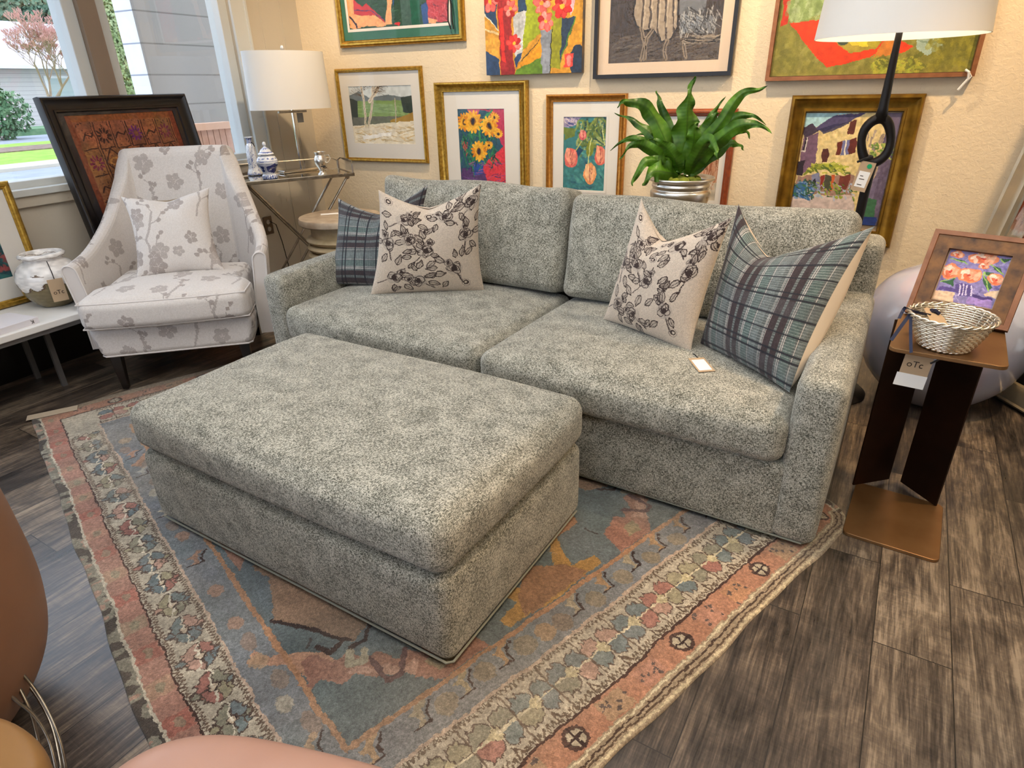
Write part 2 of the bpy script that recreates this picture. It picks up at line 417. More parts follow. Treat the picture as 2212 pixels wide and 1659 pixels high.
# ------------------------------------------------------------------ paintings
def homog(src, w, h):
    """photo-plane corners TL,TR,BR,BL -> metres on the panel"""
    dst = [(0, h), (w, h), (w, 0), (0, 0)]; A = []; b = []
    for (x, y), (u, v) in zip(src, dst):
        A += [[x, y, 1, 0, 0, 0, -u*x, -u*y], [0, 0, 0, x, y, 1, -v*x, -v*y]]; b += [u, v]
    k = np.append(np.linalg.solve(np.array(A, float), np.array(b, float)), 1).reshape(3, 3)
    def f(*pts):
        out = []
        for x, y in pts: q = k@np.array([x, y, 1.]); out.append((q[0]/q[2], q[1]/q[2]))
        return out
    return f
def strokes(a, f, n, region, cols, ln, w, ang, jit=.6, al=.7):
    x0, x1, y0, y1 = region
    for _ in range(n):
        x, y = random.uniform(x0, x1), random.uniform(y0, y1); t = ang+random.uniform(-jit, jit)
        L = ln*random.uniform(.5, 1.3); a.line(f((x, y), (x+L*math.cos(t), y+L*math.sin(t))), w*random.uniform(.5, 1.3), random.choice(cols), al)
def bloom(a, f, x, y, r, cols, centre, sc, n=6, rot=0.):
    (cx, cy), = f((x, y))
    for k in range(n):
        t = rot+2*PI*k/n; a.ell(cx+math.cos(t)*r*sc*.55, cy+math.sin(t)*r*sc*.55, r*sc*.5, r*sc*.36, cols[k % len(cols)], t)
        a.ell(cx+math.cos(t)*r*sc*.55, cy+math.sin(t)*r*sc*.55, r*sc*.5, r*sc*.36, cols[-1], t, .5, ring=.18)
    a.ell(cx, cy, r*sc*.22, r*sc*.22, centre)
def art_canvas(w, h):
    a = Art(w, h, 330, '#c98f2f'); hv = 668*h/w/.81  # photo rows covered
    f = homog([(153, 512-hv), (825, 512-hv), (820, 505), (170, 512)], w, h); sc = w/668
    a.poly(f((150, 512-hv), (850, 512-hv), (850, -60), (150, -60)), '#b7892f')
    P = lambda pts, c, al=1: a.poly(f(*pts), c, al)
    P([(150, -200), (400, -200), (250, 0), (250, 200), (150, 60)], '#2f4668'); P([(150, 100), (255, 215), (262, 400), (160, 330)], '#cf963c'); a.line(f((158, 190), (255, 235)), .012, '#f0d29a')
    a.line(f((155, 75), (255, 205)), .008, '#d9dcc8')
    P([(160, 335), (262, 400), (268, 515), (160, 515)], '#2f4668'); P([(245, -200), (380, -200), (345, 60), (372, 515), (275, 515)], '#96282a'); P([(262, 60), (290, 50), (305, 430), (278, 400)], '#d8322c')
    P([(395, -200), (470, -200), (455, 100), (398, 90)], '#27405f'); P([(365, 100), (452, 85), (442, 320), (405, 430), (368, 350)], '#b4b6b8'); P([(455, -120), (530, -120), (548, 230), (425, 350), (452, 100)], '#8e9a22')
    P([(372, 400), (395, 370), (430, 360), (380, 470)], '#2b4468'); P([(378, 480), (550, 262), (562, 390), (410, 470)], '#d5901f'); P([(372, 515), (380, 480), (558, 390), (562, 515)], '#5f8226')
    P([(548, 215), (625, 215), (606, 515), (558, 515)], '#7f8590'); P([(620, 80), (692, 100), (680, 480), (614, 470)], '#8c8d22'); P([(690, 150), (778, 145), (722, 330), (678, 440)], '#2b3b52'); a.line(f((775, 145), (690, 400)), .008, '#4e7a2c')
    P([(700, -120), (790, -120), (765, 60), (745, 132), (720, 60)], '#eaa9b3'); a.ell(*f((790, 430))[0], .05, .09, '#27364a'); P([(710, 388), (766, 384), (768, 470), (708, 474)], '#e2483e'); a.ell(*f((738, 430))[0], .018, .03, '#f4837a')
    for i, (x, y, r) in enumerate([(205, 5, 60), (260, -60, 60), (345, 60, 48), (368, 295, 52), (560, 40, 60), (690, 75, 62), (582, 160, 56), (640, -60, 70), (500, -120, 60)]):
        bloom(a, f, x, y, r, ['#e8433c', '#d92f2c', '#e8433c', '#f2786e', '#9c1f20'] if i % 2 else ['#ef7c74', '#e8605a', '#f39a92', '#a92724'], '#e0a030', sc, 6+i % 2, i)
    a.line(f((622, 220), (610, 512)), .006, '#3a3a28'); a.line(f((548, 270), (420, 420)), .006, '#3a3a28'); return a.warp(.006, .03).mottle(.12, .012).mottle(.1, .06)
def art_animal(w, h):
    a = Art(w, h, 300, '#4b4037'); s = w/752
    f = homog([(985, 425-h/s/.86), (1760, 425-h/s/.86), (1740, 405), (988, 435)], w, h)
    strokes(a, f, 500, (985, 1750, -300, 430), ['#5d4f42', '#3a312b', '#6b5c4c', '#2b2522'], 60, .006, PI/2, .3)
    a.poly(f((985, 200), (985, 435), (1745, 410), (1745, 200), (1040, 260)), '#6e6152', .6); strokes(a, f, 260, (985, 1740, 250, 430), ['#8a7a66', '#2a2421', '#a08f78'], 70, .004, -.3, .15)
    a.rect(0, w, h*.0, h, '#2e2621', .35); B = [(1150, 100), (1170, -60), (1260, -120), (1400, -110), (1460, 0), (1462, 190), (1420, 270), (1360, 292), (1300, 200), (1240, 215), (1185, 180)]
    a.poly(f(*B), '#a3917a'); a.line(f(*B, B[0]), .009, '#241e1b')
    for x in range(1210, 1460, 52): a.line(f((x, -110), (x+12, 60), (x+8+(x-1200)*.05, 190), (x+30, 270)), .011, '#3a3029', .8); a.line(f((x+14, -100), (x+26, 60), (x+20, 190)), .008, '#c9b79c', .7)
    for L in ([(1215, 200), (1245, 300), (1225, 410)], [(1300, 200), (1255, 260), (1250, 400)], [(1400, 280), (1380, 340), (1400, 400)], [(1560, 180), (1510, 290), (1530, 390)]):
        a.line(f(*L), .022, '#8c7b66'); a.line(f(*L), .004, '#221c19')
    a.poly(f((1465, -60), (1640, -40), (1640, 60), (1600, 180), (1480, 250)), '#6f7072'); a.poly(f((1480, 110), (1720, 130), (1700, 240), (1490, 230)), '#8f97a0', .6); strokes(a, f, 160, (1470, 1720, 60, 240), ['#2a2724', '#b9b4ac', '#4a4641'], 60, .004, 1.2, .8)
    strokes(a, f, 60, (1480, 1740, 250, 300), ['#1e1a18', '#9c8d78'], 100, .005, 0, .1); return a.warp(.004, .03).mottle(.1, .01)
def art_still(w, h):
    s = w/1590; a = Art(w, h, 260, '#7d7a35'); f = homog([(300, 600-h/s), (1960, 600-h/s), (1810, 580), (220, 610)], w, h)
    strokes(a, f, 500, (200, 1900, -400, 600), ['#857f3a', '#72702c', '#8f8a48', '#6a682a'], 60, .02, .3, 1.5, .5)
    P = lambda pts, c, al=1: a.poly(f(*pts), c, al)
    P([(320, -300), (900, -300), (640, 100), (430, 180), (330, 150)], '#85985f'); P([(300, -100), (345, 0), (330, 190), (270, 215)], '#b7321c'); strokes(a, f, 60, (330, 620, -100, 150), ['#a3b284', '#75894f'], 60, .02, 1.5, .5, .5)
    P([(345, 180), (640, 150), (900, 100), (1150, 200), (1250, 330), (1170, 380), (1050, 480), (700, 555), (480, 330)], '#d43c18'); P([(1180, 300), (1290, 310), (1270, 440), (1080, 480)], '#c0762e'); P([(1275, 335), (1395, 400), (1265, 440)], '#d83d1a')
    P([(740, 300), (1170, 320), (1100, 400), (890, 425), (800, 380)], '#9c8a35'); [a.ell(*f((x, y))[0], .03, .022, c) for x, y, c in ((840, 340, '#3f4a3c'), (940, 340, '#c7b23a'), (1010, 345, '#d6c43a'), (1080, 350, '#a89a2e'))]
    P([(1405, 250), (1665, 250), (1600, 340), (1600, 425), (1500, 455), (1410, 425)], '#9fb3a2'); a.line(f((1415, 350), (1520, 370), (1600, 345)), .008, '#7c927f')
    strokes(a, f, 120, (1080, 1450, 470, 590), ['#a8a53a', '#5f6424', '#8f9a34'], 50, .012, .4, 1.2, .7); strokes(a, f, 80, (1500, 1850, 280, 540), ['#8f8a2c', '#6d6a24'], 60, .02, 1., 1., .5)
    return a.warp(.01, .05).mottle(.1, .02)
def art_watercolour(w, h):
    a = Art(w, h, 420, '#cdd4d4'); f = homog([(783, 590), (1217, 583), (1247, 990), (835, 975)], w, h); P = lambda pts, c, al=1: a.poly(f(*pts), c, al)
    P([(780, 660), (850, 625), (930, 670), (1060, 650), (1150, 665), (1230, 650), (1240, 720), (780, 720)], '#5d686c', .85); P([(780, 690), (1240, 690), (1240, 800), (790, 800)], '#7f9c5c'); strokes(a, f, 60, (800, 1200, 700, 790), ['#9db77a', '#6c8a50', '#8aa86a'], 60, .006, 0, .3, .6)
    P([(782, 670), (845, 690), (862, 880), (815, 880)], '#39423f'); P([(1145, 670), (1235, 650), (1242, 790), (1160, 770)], '#33403a'); P([(815, 800), (1180, 800), (1190, 860), (820, 870)], '#6c6f66'); P([(1070, 830), (1240, 770), (1245, 890), (1090, 890)], '#a8843e')
    P([(815, 862), (1245, 830), (1250, 995), (830, 980)], '#e6dcc4'); strokes(a, f, 120, (830, 1240, 860, 980), ['#c9a868', '#f3eee0', '#d9c49a', '#a88c54'], 50, .006, .1, .5, .6); P([(880, 930), (1080, 905), (1080, 930), (890, 955)], '#f6f3ea')
    for L, wd in (([(870, 590), (893, 700), (905, 870)], .018), ([(955, 590), (950, 700), (925, 870)], .02), ([(985, 590), (960, 650), (930, 690)], .03), ([(1105, 680), (1110, 840)], .008)): a.line(f(*L), wd, '#d9cbb2'); a.line(f(*L), .003, '#6b5846')
    for x0, y0, t0 in ((880, 640, -2.2), (960, 640, -1.), (960, 640, -.5), (890, 620, -1.), (980, 600, -.2), (880, 660, -2.7)):
        for k in range(7):
            t = t0+random.uniform(-.6, .6); L = random.uniform(40, 110); a.line(f((x0, y0), (x0+L*.5*math.cos(t), y0+L*.5*math.sin(t)), (x0+L*math.cos(t+.3), y0+L*math.sin(t+.3)*.8)), .002, '#5f4d3c', .8)
    return a.warp(.004, .03).mottle(.06, .02)
def art_sunflowers(w, h):
    a = Art(w, h, 420, '#2c5468'); f = homog([(1535, 745), (1855, 743), (1872, 1290), (1566, 1292)], w, h); P = lambda pts, c, al=1: a.poly(f(*pts), c, al)
    P([(1680, 745), (1860, 745), (1865, 1000), (1800, 900), (1750, 760)], '#b8395a'); P([(1600, 745), (1690, 745), (1680, 800), (1620, 790)], '#c85a78'); P([(1870, 960), (1770, 1050), (1700, 1120), (1780, 1290), (1872, 1290)], '#d73b48'); P([(1560, 950), (1610, 960), (1600, 1060)], '#c24a4c'); P([(1560, 1130), (1700, 1110), (1790, 1290), (1566, 1290)], '#54396a')
    P([(1640, 1080), (1720, 1080), (1710, 1160), (1650, 1170)], '#2a50a0'); strokes(a, f, 140, (1560, 1800, 880, 1090), ['#1f5a4a', '#2d7a52', '#163c3a', '#3b8a5c'], 60, .007, 1.3, .9, .9); a.line(f((1690, 960), (1690, 860), (1740, 780), (1770, 760)), .016, '#3f8f5a'); a.line(f((1650, 1180), (1640, 1060), (1690, 960)), .01, '#2d7a52')
    for x, y, r in ((1580, 830, 48), (1640, 825, 60), (1755, 855, 55), (1685, 1015, 55), (1750, 975, 26), (1790, 800, 30), (1815, 900, 26)):
        (cx, cy), = f((x, y)); s = w/320
        for k in range(14): t = 2*PI*k/14+x; a.ell(cx+math.cos(t)*r*s*.72, cy+math.sin(t)*r*s*.72, r*s*.4, r*s*.17, random.choice(['#e9a52c', '#f0b83a', '#d8861e']), t)
        a.ell(cx, cy, r*s*.62, r*s*.62, '#e7ab38'); a.ell(cx, cy, r*s*.33, r*s*.36, '#8a5a22'); a.ell(cx, cy, r*s*.2, r*s*.26, '#2a2a38')
    strokes(a, f, 60, (1560, 1860, 1080, 1290), ['#7a4f9a', '#35306a', '#b05a90'], 50, .005, 0, .5, .8); return a.warp(.006, .03).mottle(.1, .01)
def art_tulips(w, h):
    a = Art(w, h, 420, '#3d7d80'); f = homog([(270, 395), (970, 395), (930, 1600), (258, 1600)], w, h); P = lambda pts, c, al=1: a.poly(f(*pts), c, al); s = w/700
    P([(270, 395), (560, 395), (430, 560), (270, 580)], '#9a8fb0'); strokes(a, f, 40, (270, 480, 400, 540), ['#4a4f8a', '#c9b9cc', '#e0d0c8'], 70, .006, .8, .8, .8); P([(270, 580), (440, 600), (450, 720), (270, 780)], '#6b7d3a')
    strokes(a, f, 130, (480, 950, 400, 900), ['#8a9a4a', '#4f6a3c', '#a9b06a', '#2c4a4a', '#6f7f3c'], 140, .012, .9, 1.4, .8); strokes(a, f, 70, (300, 900, 900, 1600), ['#3a6f7c', '#4f9490', '#2a5670', '#5ba39a'], 110, .015, .5, 1.2, .6)
    P([(500, 900), (600, 930), (480, 1120), (440, 1000)], '#234a66'); P([(630, 900), (700, 760), (760, 900), (720, 1050), (650, 1050)], '#7f8a34'); a.line(f((720, 740), (690, 900), (670, 1180)), .006, '#c8cf8a'); a.line(f((470, 960), (560, 800)), .008, '#b7b96a'); a.line(f((900, 560), (930, 850)), .006, '#c8cf8a')
    for x, y, rx, ry, c1, c2 in ((385, 1080, 115, 150, '#dc6b62', '#ee9a80'), (575, 700, 62, 70, '#d8606a', '#ef9a8a'), (865, 1030, 88, 150, '#d96a5c', '#f0a482'), (700, 1330, 100, 160, '#e89a62', '#f4be8c')):
        (cx, cy), = f((x, y)); a.ell(cx, cy, rx*s, ry*s, c1); a.ell(cx-rx*s*.3, cy+.01, rx*s*.5, ry*s*.85, c2, .2); a.ell(cx+rx*s*.35, cy, rx*s*.4, ry*s*.8, c2, -.2, .7); a.line([(cx-rx*s*.1, cy+ry*s*.8), (cx, cy-ry*s*.7)], .004, '#a03c3c'); a.line([(cx+rx*s*.3, cy+ry*s*.7), (cx+rx*s*.1, cy-ry*s*.8)], .003, '#a03c3c')
    return a.warp(.006, .03).mottle(.1, .012)
def art_villa(w, h):
    a = Art(w, h, 420, '#d6c28a'); f = homog([(510, 885), (1278, 880), (1060, 1760), (356, 1760)], w, h); P = lambda pts, c, al=1: a.poly(f(*pts), c, al)
    strokes(a, f, 200, (600, 1150, 900, 1350), ['#e2d09a', '#cdb87c', '#dcc694', '#c7ad74'], 50, .012, 1.3, .8, .5)
    P([(500, 880), (960, 880), (720, 915), (590, 990), (490, 1000)], '#9fc6cf'); P([(490, 1000), (560, 975), (610, 1030), (480, 1100)], '#3d3244'); P([(575, 1000), (720, 915), (1000, 880), (960, 905), (860, 955), (640, 1045)], '#4b4468'); P([(600, 1020), (860, 950), (850, 975), (640, 1060)], '#2c2a4c', .8)
    P([(480, 1090), (605, 1040), (575, 1330), (420, 1395)], '#6f546a'); P([(500, 1085), (530, 1080), (500, 1190), (470, 1190)], '#241c28'); a.line(f((520, 1085), (490, 1195), (460, 1195)), .008, '#cfc4c0'); P([(440, 1290), (485, 1280), (465, 1390), (425, 1400)], '#2a202c')
    P([(1165, 878), (1285, 878), (1190, 1230), (1065, 1765), (900, 1765), (1010, 1500), (1100, 1270)], '#655a70'); strokes(a, f, 60, (980, 1200, 1000, 1700), ['#7a6f86', '#544a62'], 70, .014, 1.8, .3, .5); P([(1000, 1400), (930, 1765), (980, 1765), (1080, 1400)], '#7e7390', .6)
    P([(865, 955), (918, 945), (892, 1050), (845, 1055)], '#5a2c22'); P([(758, 1120), (805, 1112), (785, 1222), (745, 1228)], '#63281c'); P([(805, 1112), (870, 1095), (850, 1210), (790, 1222)], '#6d6f98'); P([(865, 1095), (922, 1068), (900, 1200), (848, 1212)], '#5e261e'); P([(640, 1185), (695, 1178), (678, 1278), (622, 1288)], '#522a24'); a.line(f((835, 1100), (820, 1215)), .006, '#e8e0cc')
    P([(470, 1380), (560, 1310), (730, 1285), (835, 1340), (720, 1350), (600, 1345), (480, 1395)], '#7f8a2c'); strokes(a, f, 60, (500, 830, 1290, 1370), ['#a9ae3c', '#4f6426', '#c5c45a'], 30, .008, .3, .6, .9)
    P([(430, 1400), (900, 1380), (870, 1560), (400, 1540)], '#9a7a6c'); P([(545, 1390), (620, 1360), (610, 1520), (545, 1520)], '#7a7f9c'); a.ell(*f((568, 1450))[0], .008, .02, '#1f1a30'); P([(625, 1390), (650, 1388), (635, 1505), (610, 1505)], '#8a3024'); P([(655, 1390), (710, 1390), (690, 1500), (640, 1500)], '#4a4a38'); P([(705, 1380), (735, 1380), (712, 1515), (690, 1515)], '#c05a2c'); P([(775, 1385), (865, 1380), (820, 1500), (760, 1510)], '#74382c')
    P([(395, 1520), (560, 1500), (540, 1560), (900, 1540), (860, 1765), (350, 1765)], '#c9b9b4'); P([(395, 1470), (500, 1440), (520, 1600), (380, 1560)], '#3c6a8a'); strokes(a, f, 80, (390, 560, 1430, 1580), ['#2c5a9a', '#3a6a4a', '#7a9ac0', '#2a4a3a'], 30, .008, .6, 1., .9); strokes(a, f, 70, (550, 900, 1440, 1560), ['#5a7a2c', '#9aa83c', '#a8b8d0', '#3a5a2a'], 26, .008, 1., 1., .9)
    P([(980, 1560), (1060, 1560), (1040, 1700), (930, 1700)], '#3c6a4a'); P([(920, 1700), (1060, 1700), (1050, 1765), (900, 1765)], '#243a7a'); strokes(a, f, 50, (1020, 1220, 1120, 1230), ['#7f9a4a', '#5a7a34', '#b0bc5a'], 30, .008, .5, .8, .9); return a.warp(.006, .03).mottle(.1, .012)
def art_figure(w, h):
    a = Art(w, h, 300, '#2b4a3a'); s = w/703; f = homog([(775, 210-h/s/.74), (1478, 150-h/s/.74), (1478, 148), (798, 210)], w, h); P = lambda pts, c, al=1: a.poly(f(*pts), c, al)
    strokes(a, f, 160, (800, 1300, -200, 180), ['#35594a', '#1f3a2e', '#466a52'], 60, .006, -.6, .4, .8); P([(1160, -300), (1215, -300), (1235, 180), (1170, 185)], '#44605a'); P([(1215, -300), (1300, -300), (1290, 175), (1235, 180)], '#1f5a47')
    P([(1330, -200), (1475, -200), (1475, 140), (1345, 150)], '#b23c46'); strokes(a, f, 60, (1340, 1470, 10, 130), ['#d0606a', '#8a2430', '#6a2a3a'], 40, .004, 1., .8, .8); P([(1300, 40), (1340, 20), (1350, 150), (1310, 160)], '#2c4f8a'); P([(1345, 120), (1400, 135), (1390, 155), (1350, 155)], '#e7a070')
    P([(780, -200), (850, -200), (840, 60), (850, 110), (880, 195), (800, 200)], '#e9a36c'); P([(830, 110), (980, 100), (1050, 160), (1060, 178), (830, 190)], '#eca873'); P([(838, 0), (900, 50), (930, 25), (1040, 130), (1050, 165), (1000, 110), (842, 105)], '#b8343c'); P([(1080, -200), (1140, -200), (1100, 80), (1100, 168), (1050, 170), (1070, 60)], '#eca873'); P([(1120, 150), (1160, 155), (1150, 170), (1110, 168)], '#c8323a')
    a.line(f((842, 75), (960, 78), (1052, 140)), .005, '#3a3a6a'); a.line(f((1145, -100), (1115, 40)), .006, '#2c4f8a'); a.line(f((805, 120), (850, 190)), .012, '#2a2434'); return a.warp(.005, .03).mottle(.08, .015)
def art_sepia(w, h):
    a = Art(w, h, 260, '#b98f72'); f = lambda *p: [(x*w, y*h) for x, y in p]; a.poly(f((.0, .6), (1, .75), (1, 1), (0, 1)), '#a89a8a'); a.poly(f((.0, .0), (1, 0), (1, .25), (0, .3)), '#c3b8a4')
    for _ in range(70): x = random.random(); a.line(f((x, random.uniform(.1, .4)), (x+random.uniform(-.1, .1), random.uniform(.4, .8)), (x+random.uniform(-.2, .2), random.uniform(.5, .9))), .004, random.choice(['#8a5238', '#a86a48', '#d2a888', '#6f4a38']), .8)
    return a.warp(.01, .04).mottle(.1, .03)
def art_dusk(w, h):
    a = Art(w, h, 200, '#1d4a50'); f = lambda *p: [(x*w, y*h) for x, y in p]; strokes(a, f, 200, (0, 1, 0, 1), ['#2a6468', '#163a44', '#3a7a70', '#123038'], .2, .02, .3, 1., .6); strokes(a, f, 50, (.4, 1, .1, .4), ['#8a3a3c', '#4a7a4a', '#a04a48'], .06, .015, .5, 1., .8); return a.warp(.01, .05).mottle(.1, .03)
def art_roses(w, h):
    a = Art(w, h, 700, '#8d7fb0'); f = homog([(1310, 320), (2040, 410), (1790, 1020), (1070, 900)], w, h); P = lambda pts, c, al=1: a.poly(f(*pts), c, al); s = w/730
    strokes(a, f, 140, (1100, 2000, 340, 1000), ['#a294c4', '#7667a0', '#b8a8cc', '#6a5a94'], 70, .004, .3, 1., .7); P([(1080, 800), (1340, 830), (1300, 960), (1060, 900)], '#edc6a0'); P([(1150, 760), (1500, 800), (1480, 840), (1140, 800)], '#5b4588'); P([(1700, 840), (1880, 790), (1850, 900), (1720, 870)], '#f0cba4'); P([(1540, 840), (1800, 900), (1790, 960), (1540, 880)], '#4a3474'); P([(1500, 880), (1800, 930), (1780, 1020), (1460, 950)], '#a888c8')
    P([(1345, 720), (1570, 730), (1530, 880), (1400, 870), (1330, 820)], '#5a4684')
    for x in (1385, 1430, 1475, 1530): a.line(f((x+15, 740), (x-5, 860)), .004, '#d8c8e0')
    for pts in ([(1300, 430), (1420, 440), (1500, 490), (1440, 480)], [(1700, 600), (1800, 760), (1760, 810), (1690, 720)], [(1800, 500), (1900, 540), (1930, 610), (1830, 560)], [(1900, 430), (2030, 440), (1960, 470)], [(1170, 700), (1300, 690), (1350, 660), (1310, 760)], [(1700, 585), (1830, 600), (1760, 640)]):
        P(pts, '#2f5c34'); a.line(f(pts[0], pts[2]), .003, '#9abb5c')
    for x, y, rx, ry in ((1385, 375, 85, 60), (1690, 430, 190, 80), (1295, 580, 115, 120), (1525, 620, 155, 105), (1700, 520, 70, 45), (1840, 670, 95, 80)):
        (cx, cy), = f((x, y)); a.ell(cx, cy, rx*s, ry*s, '#ee8a5a')
        for k in range(9): t = k*2.4; q = .62*(1-k/12); a.ell(cx+math.cos(t)*rx*s*q, cy+math.sin(t)*ry*s*q, rx*s*.42, ry*s*.3, ['#f6b690', '#fbdcc2', '#e9683c', '#f3a078', '#f8cdb0'][k % 5], t+1.4, .9)
        a.ell(cx, cy, rx*s*.16, ry*s*.2, '#c8402a')
    return a.warp(.003, .015).mottle(.1, .006)
def art_kantha(w, h):
    a = Art(w, h, 520, '#8f4e30'); nx_, ny_ = 6, 8; a.mottle(.25, .05).hue('#a8742f', .2, .8).hue('#94586a', .3, .5)
    a.rect(0, w, 0, .03, '#7a3418'); a.rect(0, w, h-.035, h, '#8f4a1c'); a.rect(0, .03, 0, h, '#7a3418'); a.rect(w-.03, w, 0, h, '#7a3418')
    cw, ch = (w-.08)/nx_, (h-.08)/ny_; D = '#3a160c'
    for i in range(nx_):
        for j in range(ny_):
            x0, y0 = .04+i*cw, .04+j*ch
            if (i in (0,) or j == ny_-1):
                a.line([(x0, y0), (x0+cw*.8, y0+.004)], .006, D); a.line([(x0+cw, y0), (x0+cw, y0+ch)], .006, D); a.line([(x0+cw-.014, y0), (x0+cw-.014, y0+ch)], .004, D)
                cx, cy = x0+cw*.42, y0+ch*.5; c = ['#7a1f3a', '#6a1a6a', D][(i+j) % 3]
                if (i*3+j) % 2 == 0:
                    for k in range(10): t = 2*PI*k/10; a.ell(cx+math.cos(t)*.028, cy+math.sin(t)*.028, .014, .006, c, t)
                else: a.line([(cx-.03, cy-.02), (cx-.01, cy+.01), (cx+.02, cy-.005), (cx+.04, cy+.015)], .008, D)
            else:
                a.line([(x0, y0), (x0+cw, y0)], .006, D); a.line([(x0+cw*.5, y0), (x0+cw, y0+ch*.5), (x0+cw*.5, y0+ch), (x0, y0+ch*.5), (x0+cw*.5, y0)], .008, D, .9); a.ell(x0+cw/2, y0+ch/2, .03, .02, '#c8843c', ring=.4)
            for k in range(14): a.ell(x0+random.random()*cw, y0+random.random()*ch, random.uniform(.002, .007), .003, D, random.random()*3, .8)
    a.im = a.im*.86+.05; return a.warp(.004, .04).mottle(.15, .008)

def ring_frame(W, H, prof):
    V, F = [], []
    for i, d in prof: V += [(-W/2+i, -d, i), (W/2-i, -d, i), (W/2-i, -d, H-i), (-W/2+i, -d, H-i)]
    for j in range(len(prof)-1):
        for k in range(4): F.append((j*4+k, j*4+(k+1) % 4, (j+1)*4+(k+1) % 4, (j+1)*4+k))
    return V, F
def profile(kind, fw, d):
    if kind == 'flat': return [(0, 0), (0, d), (fw, d), (fw, d*.3)]
    if kind == 'scoop': return [(0, 0), (0, d*.8), (fw*.08, d), (fw*.2, d*1.02), (fw*.3, d*.8), (fw*.55, d*.55), (fw*.8, d*.5), (fw*.84, d*.62), (fw*.95, d*.6), (fw, d*.35)]
    if kind == 'round': return [(0, 0), (0, d*.6), (fw*.12, d*.85), (fw*.35, d*1.05), (fw*.6, d*1.0), (fw*.75, d*.75), (fw*.86, d*.75), (fw, d*.6), (fw, d*.3)]
    return [(0, 0), (0, d*.7), (fw*.1, d*.92), (fw*.25, d), (fw*.3, d*.86), (fw*.88, d*.7), (fw, d*.62), (fw, d*.3)]
def picture(name, label, loc, W, H, fw, d, kind, fm, art_fn, ar, matm=None, glz=False, rot=(0, 0, 0), cat='picture', group=None, deckle=None, bevelm=None):
    """ar = (left, right, bottom, top) distances of the artwork from the outer edge"""
    r = empty(name, loc, 0, label, cat, group); r.rotation_euler = rot
    l, rr, b, t = ar; aw, ah = W-l-rr, H-b-t
    if fw:
        mesh('frame', ring_frame(W, H, profile(kind, fw, d)), fm, r, auto=35)
        mesh('backing_board', box(-W/2+.004, W/2-.004, -.006, -.001, .004, H-.004), M_kraft, r)
        yb = -d*.3
        if matm: mesh('mat', join(*[box(*q) for q in ((-W/2+fw-.002, -W/2+l, yb-.003, yb, fw-.002, H-fw+.002), (W/2-rr, W/2-fw+.002, yb-.003, yb, fw-.002, H-fw+.002), (-W/2+l, W/2-rr, yb-.003, yb, fw-.002, b), (-W/2+l, W/2-rr, yb-.003, yb, H-t, H-fw+.002))]), matm, r)
        if bevelm: mesh('inner_mat', ring_frame(aw+.03, ah+.03, [(0, 0), (0, .0015), (.015, .0015), (.017, 0)]), bevelm, r, loc=(-W/2+l+aw/2, yb-.003, b-.015))
        art_panel('artwork', art_fn(aw, ah), r, M_artp if glz else M_art, yb+.0005, -W/2+l, b)
        if glz: mesh('glazing', ([(-W/2+fw, yb-.006, fw), (W/2-fw, yb-.006, fw), (W/2-fw, yb-.006, H-fw), (-W/2+fw, yb-.006, H-fw)], [(0, 1, 2, 3)]), M_pglass, r)
    else:
        mesh('stretched_canvas', box(-W/2, W/2, -d, 0, 0, H), plain('canvas_edge', '#8a6a3a', .7, var='#33455c', vs=9), r)
        art_panel('artwork', art_fn(W, H), r, M_art, -d-.001, -W/2, 0)
    return r

# ------------------------------------------------------------------ the room
WY = 4.10
XW = float(WYp(660, 150, WY)[0])                                   # window wall
ZC = 3.0
def st(name, g, m, **k): return tag(mesh(name, g, m, **k), kind='structure')
st('floor', box(XW-.2, 2.6, -2.6, WY+.2, -.1, 0), M_floor)
st('wall_back', box(XW-.2, 2.6, WY, WY+.2, 0, ZC), M_wall)
st('ceiling', box(XW-.2, 2.6, -2.6, WY+.2, ZC, ZC+.1), M_ceil)
st('wall_right', box(2.6, 2.75, -2.6, WY+.2, 0, ZC), M_wall)
st('wall_front', join(box(XW-.2, 2.75, -2.75, -2.6, 0, .8), box(XW-.2, 2.75, -2.75, -2.6, 2.6, ZC), box(.2, 2.75, -2.75, -2.6, .8, 2.6)), M_wall)   # shop front with its own big window behind the camera
yz = lambda x, y: WXp(x, y, XW)[1:]
ys0 = float(yz(188, 213)[0]); ys1 = float(yz(224, 213)[0]); ys2 = float(yz(260, 210)[0]); ys3 = float(yz(514, 200)[0]); ys4 = float(yz(548, 250)[0])
zs = float(yz(288, 378)[1]); zsb = float(yz(100, 440)[1])
ZT = 2.55
st('wall_left', join(box(XW-.2, XW, -2.6, WY, 0, zs-.05), box(XW-.2, XW, ys4-.03, WY, zs-.05, ZC), box(XW-.2, XW, -2.6, ys4, ZT, ZC), box(XW-.2, XW, -2.6, -1.4, zs-.05, ZT)), M_wallw)
w1 = empty('window_1', (XW, ys0-1.2, zs), 0); w1['kind'] = 'structure'
def wfr(root, ya, yb):
    y0 = ya-root.location.y; y1 = yb-root.location.y; z1 = ZT-zs; f = .07
    mesh('window_frame', join(box(-.14, -.03, y0, y0+f, 0, z1), box(-.14, -.03, y1-f, y1, 0, z1), box(-.14, -.03, y0, y1, -.02, .04), box(-.14, -.03, y0, y1, z1-f, z1)), M_trim, root, bev=.004)
    mesh('pane', ([(-.085, y0+f*.5, .01), (-.085, y1-f*.5, .01), (-.085, y1-f*.5, z1-.01), (-.085, y0+f*.5, z1-.01)], [(0, 1, 2, 3)]), M_glass, root)
wfr(w1, -1.4, ys1)
w2 = empty('window_2', (XW, (ys2+ys4)/2, zs), 0); w2['kind'] = 'structure'; wfr(w2, ys2, ys4-.03)
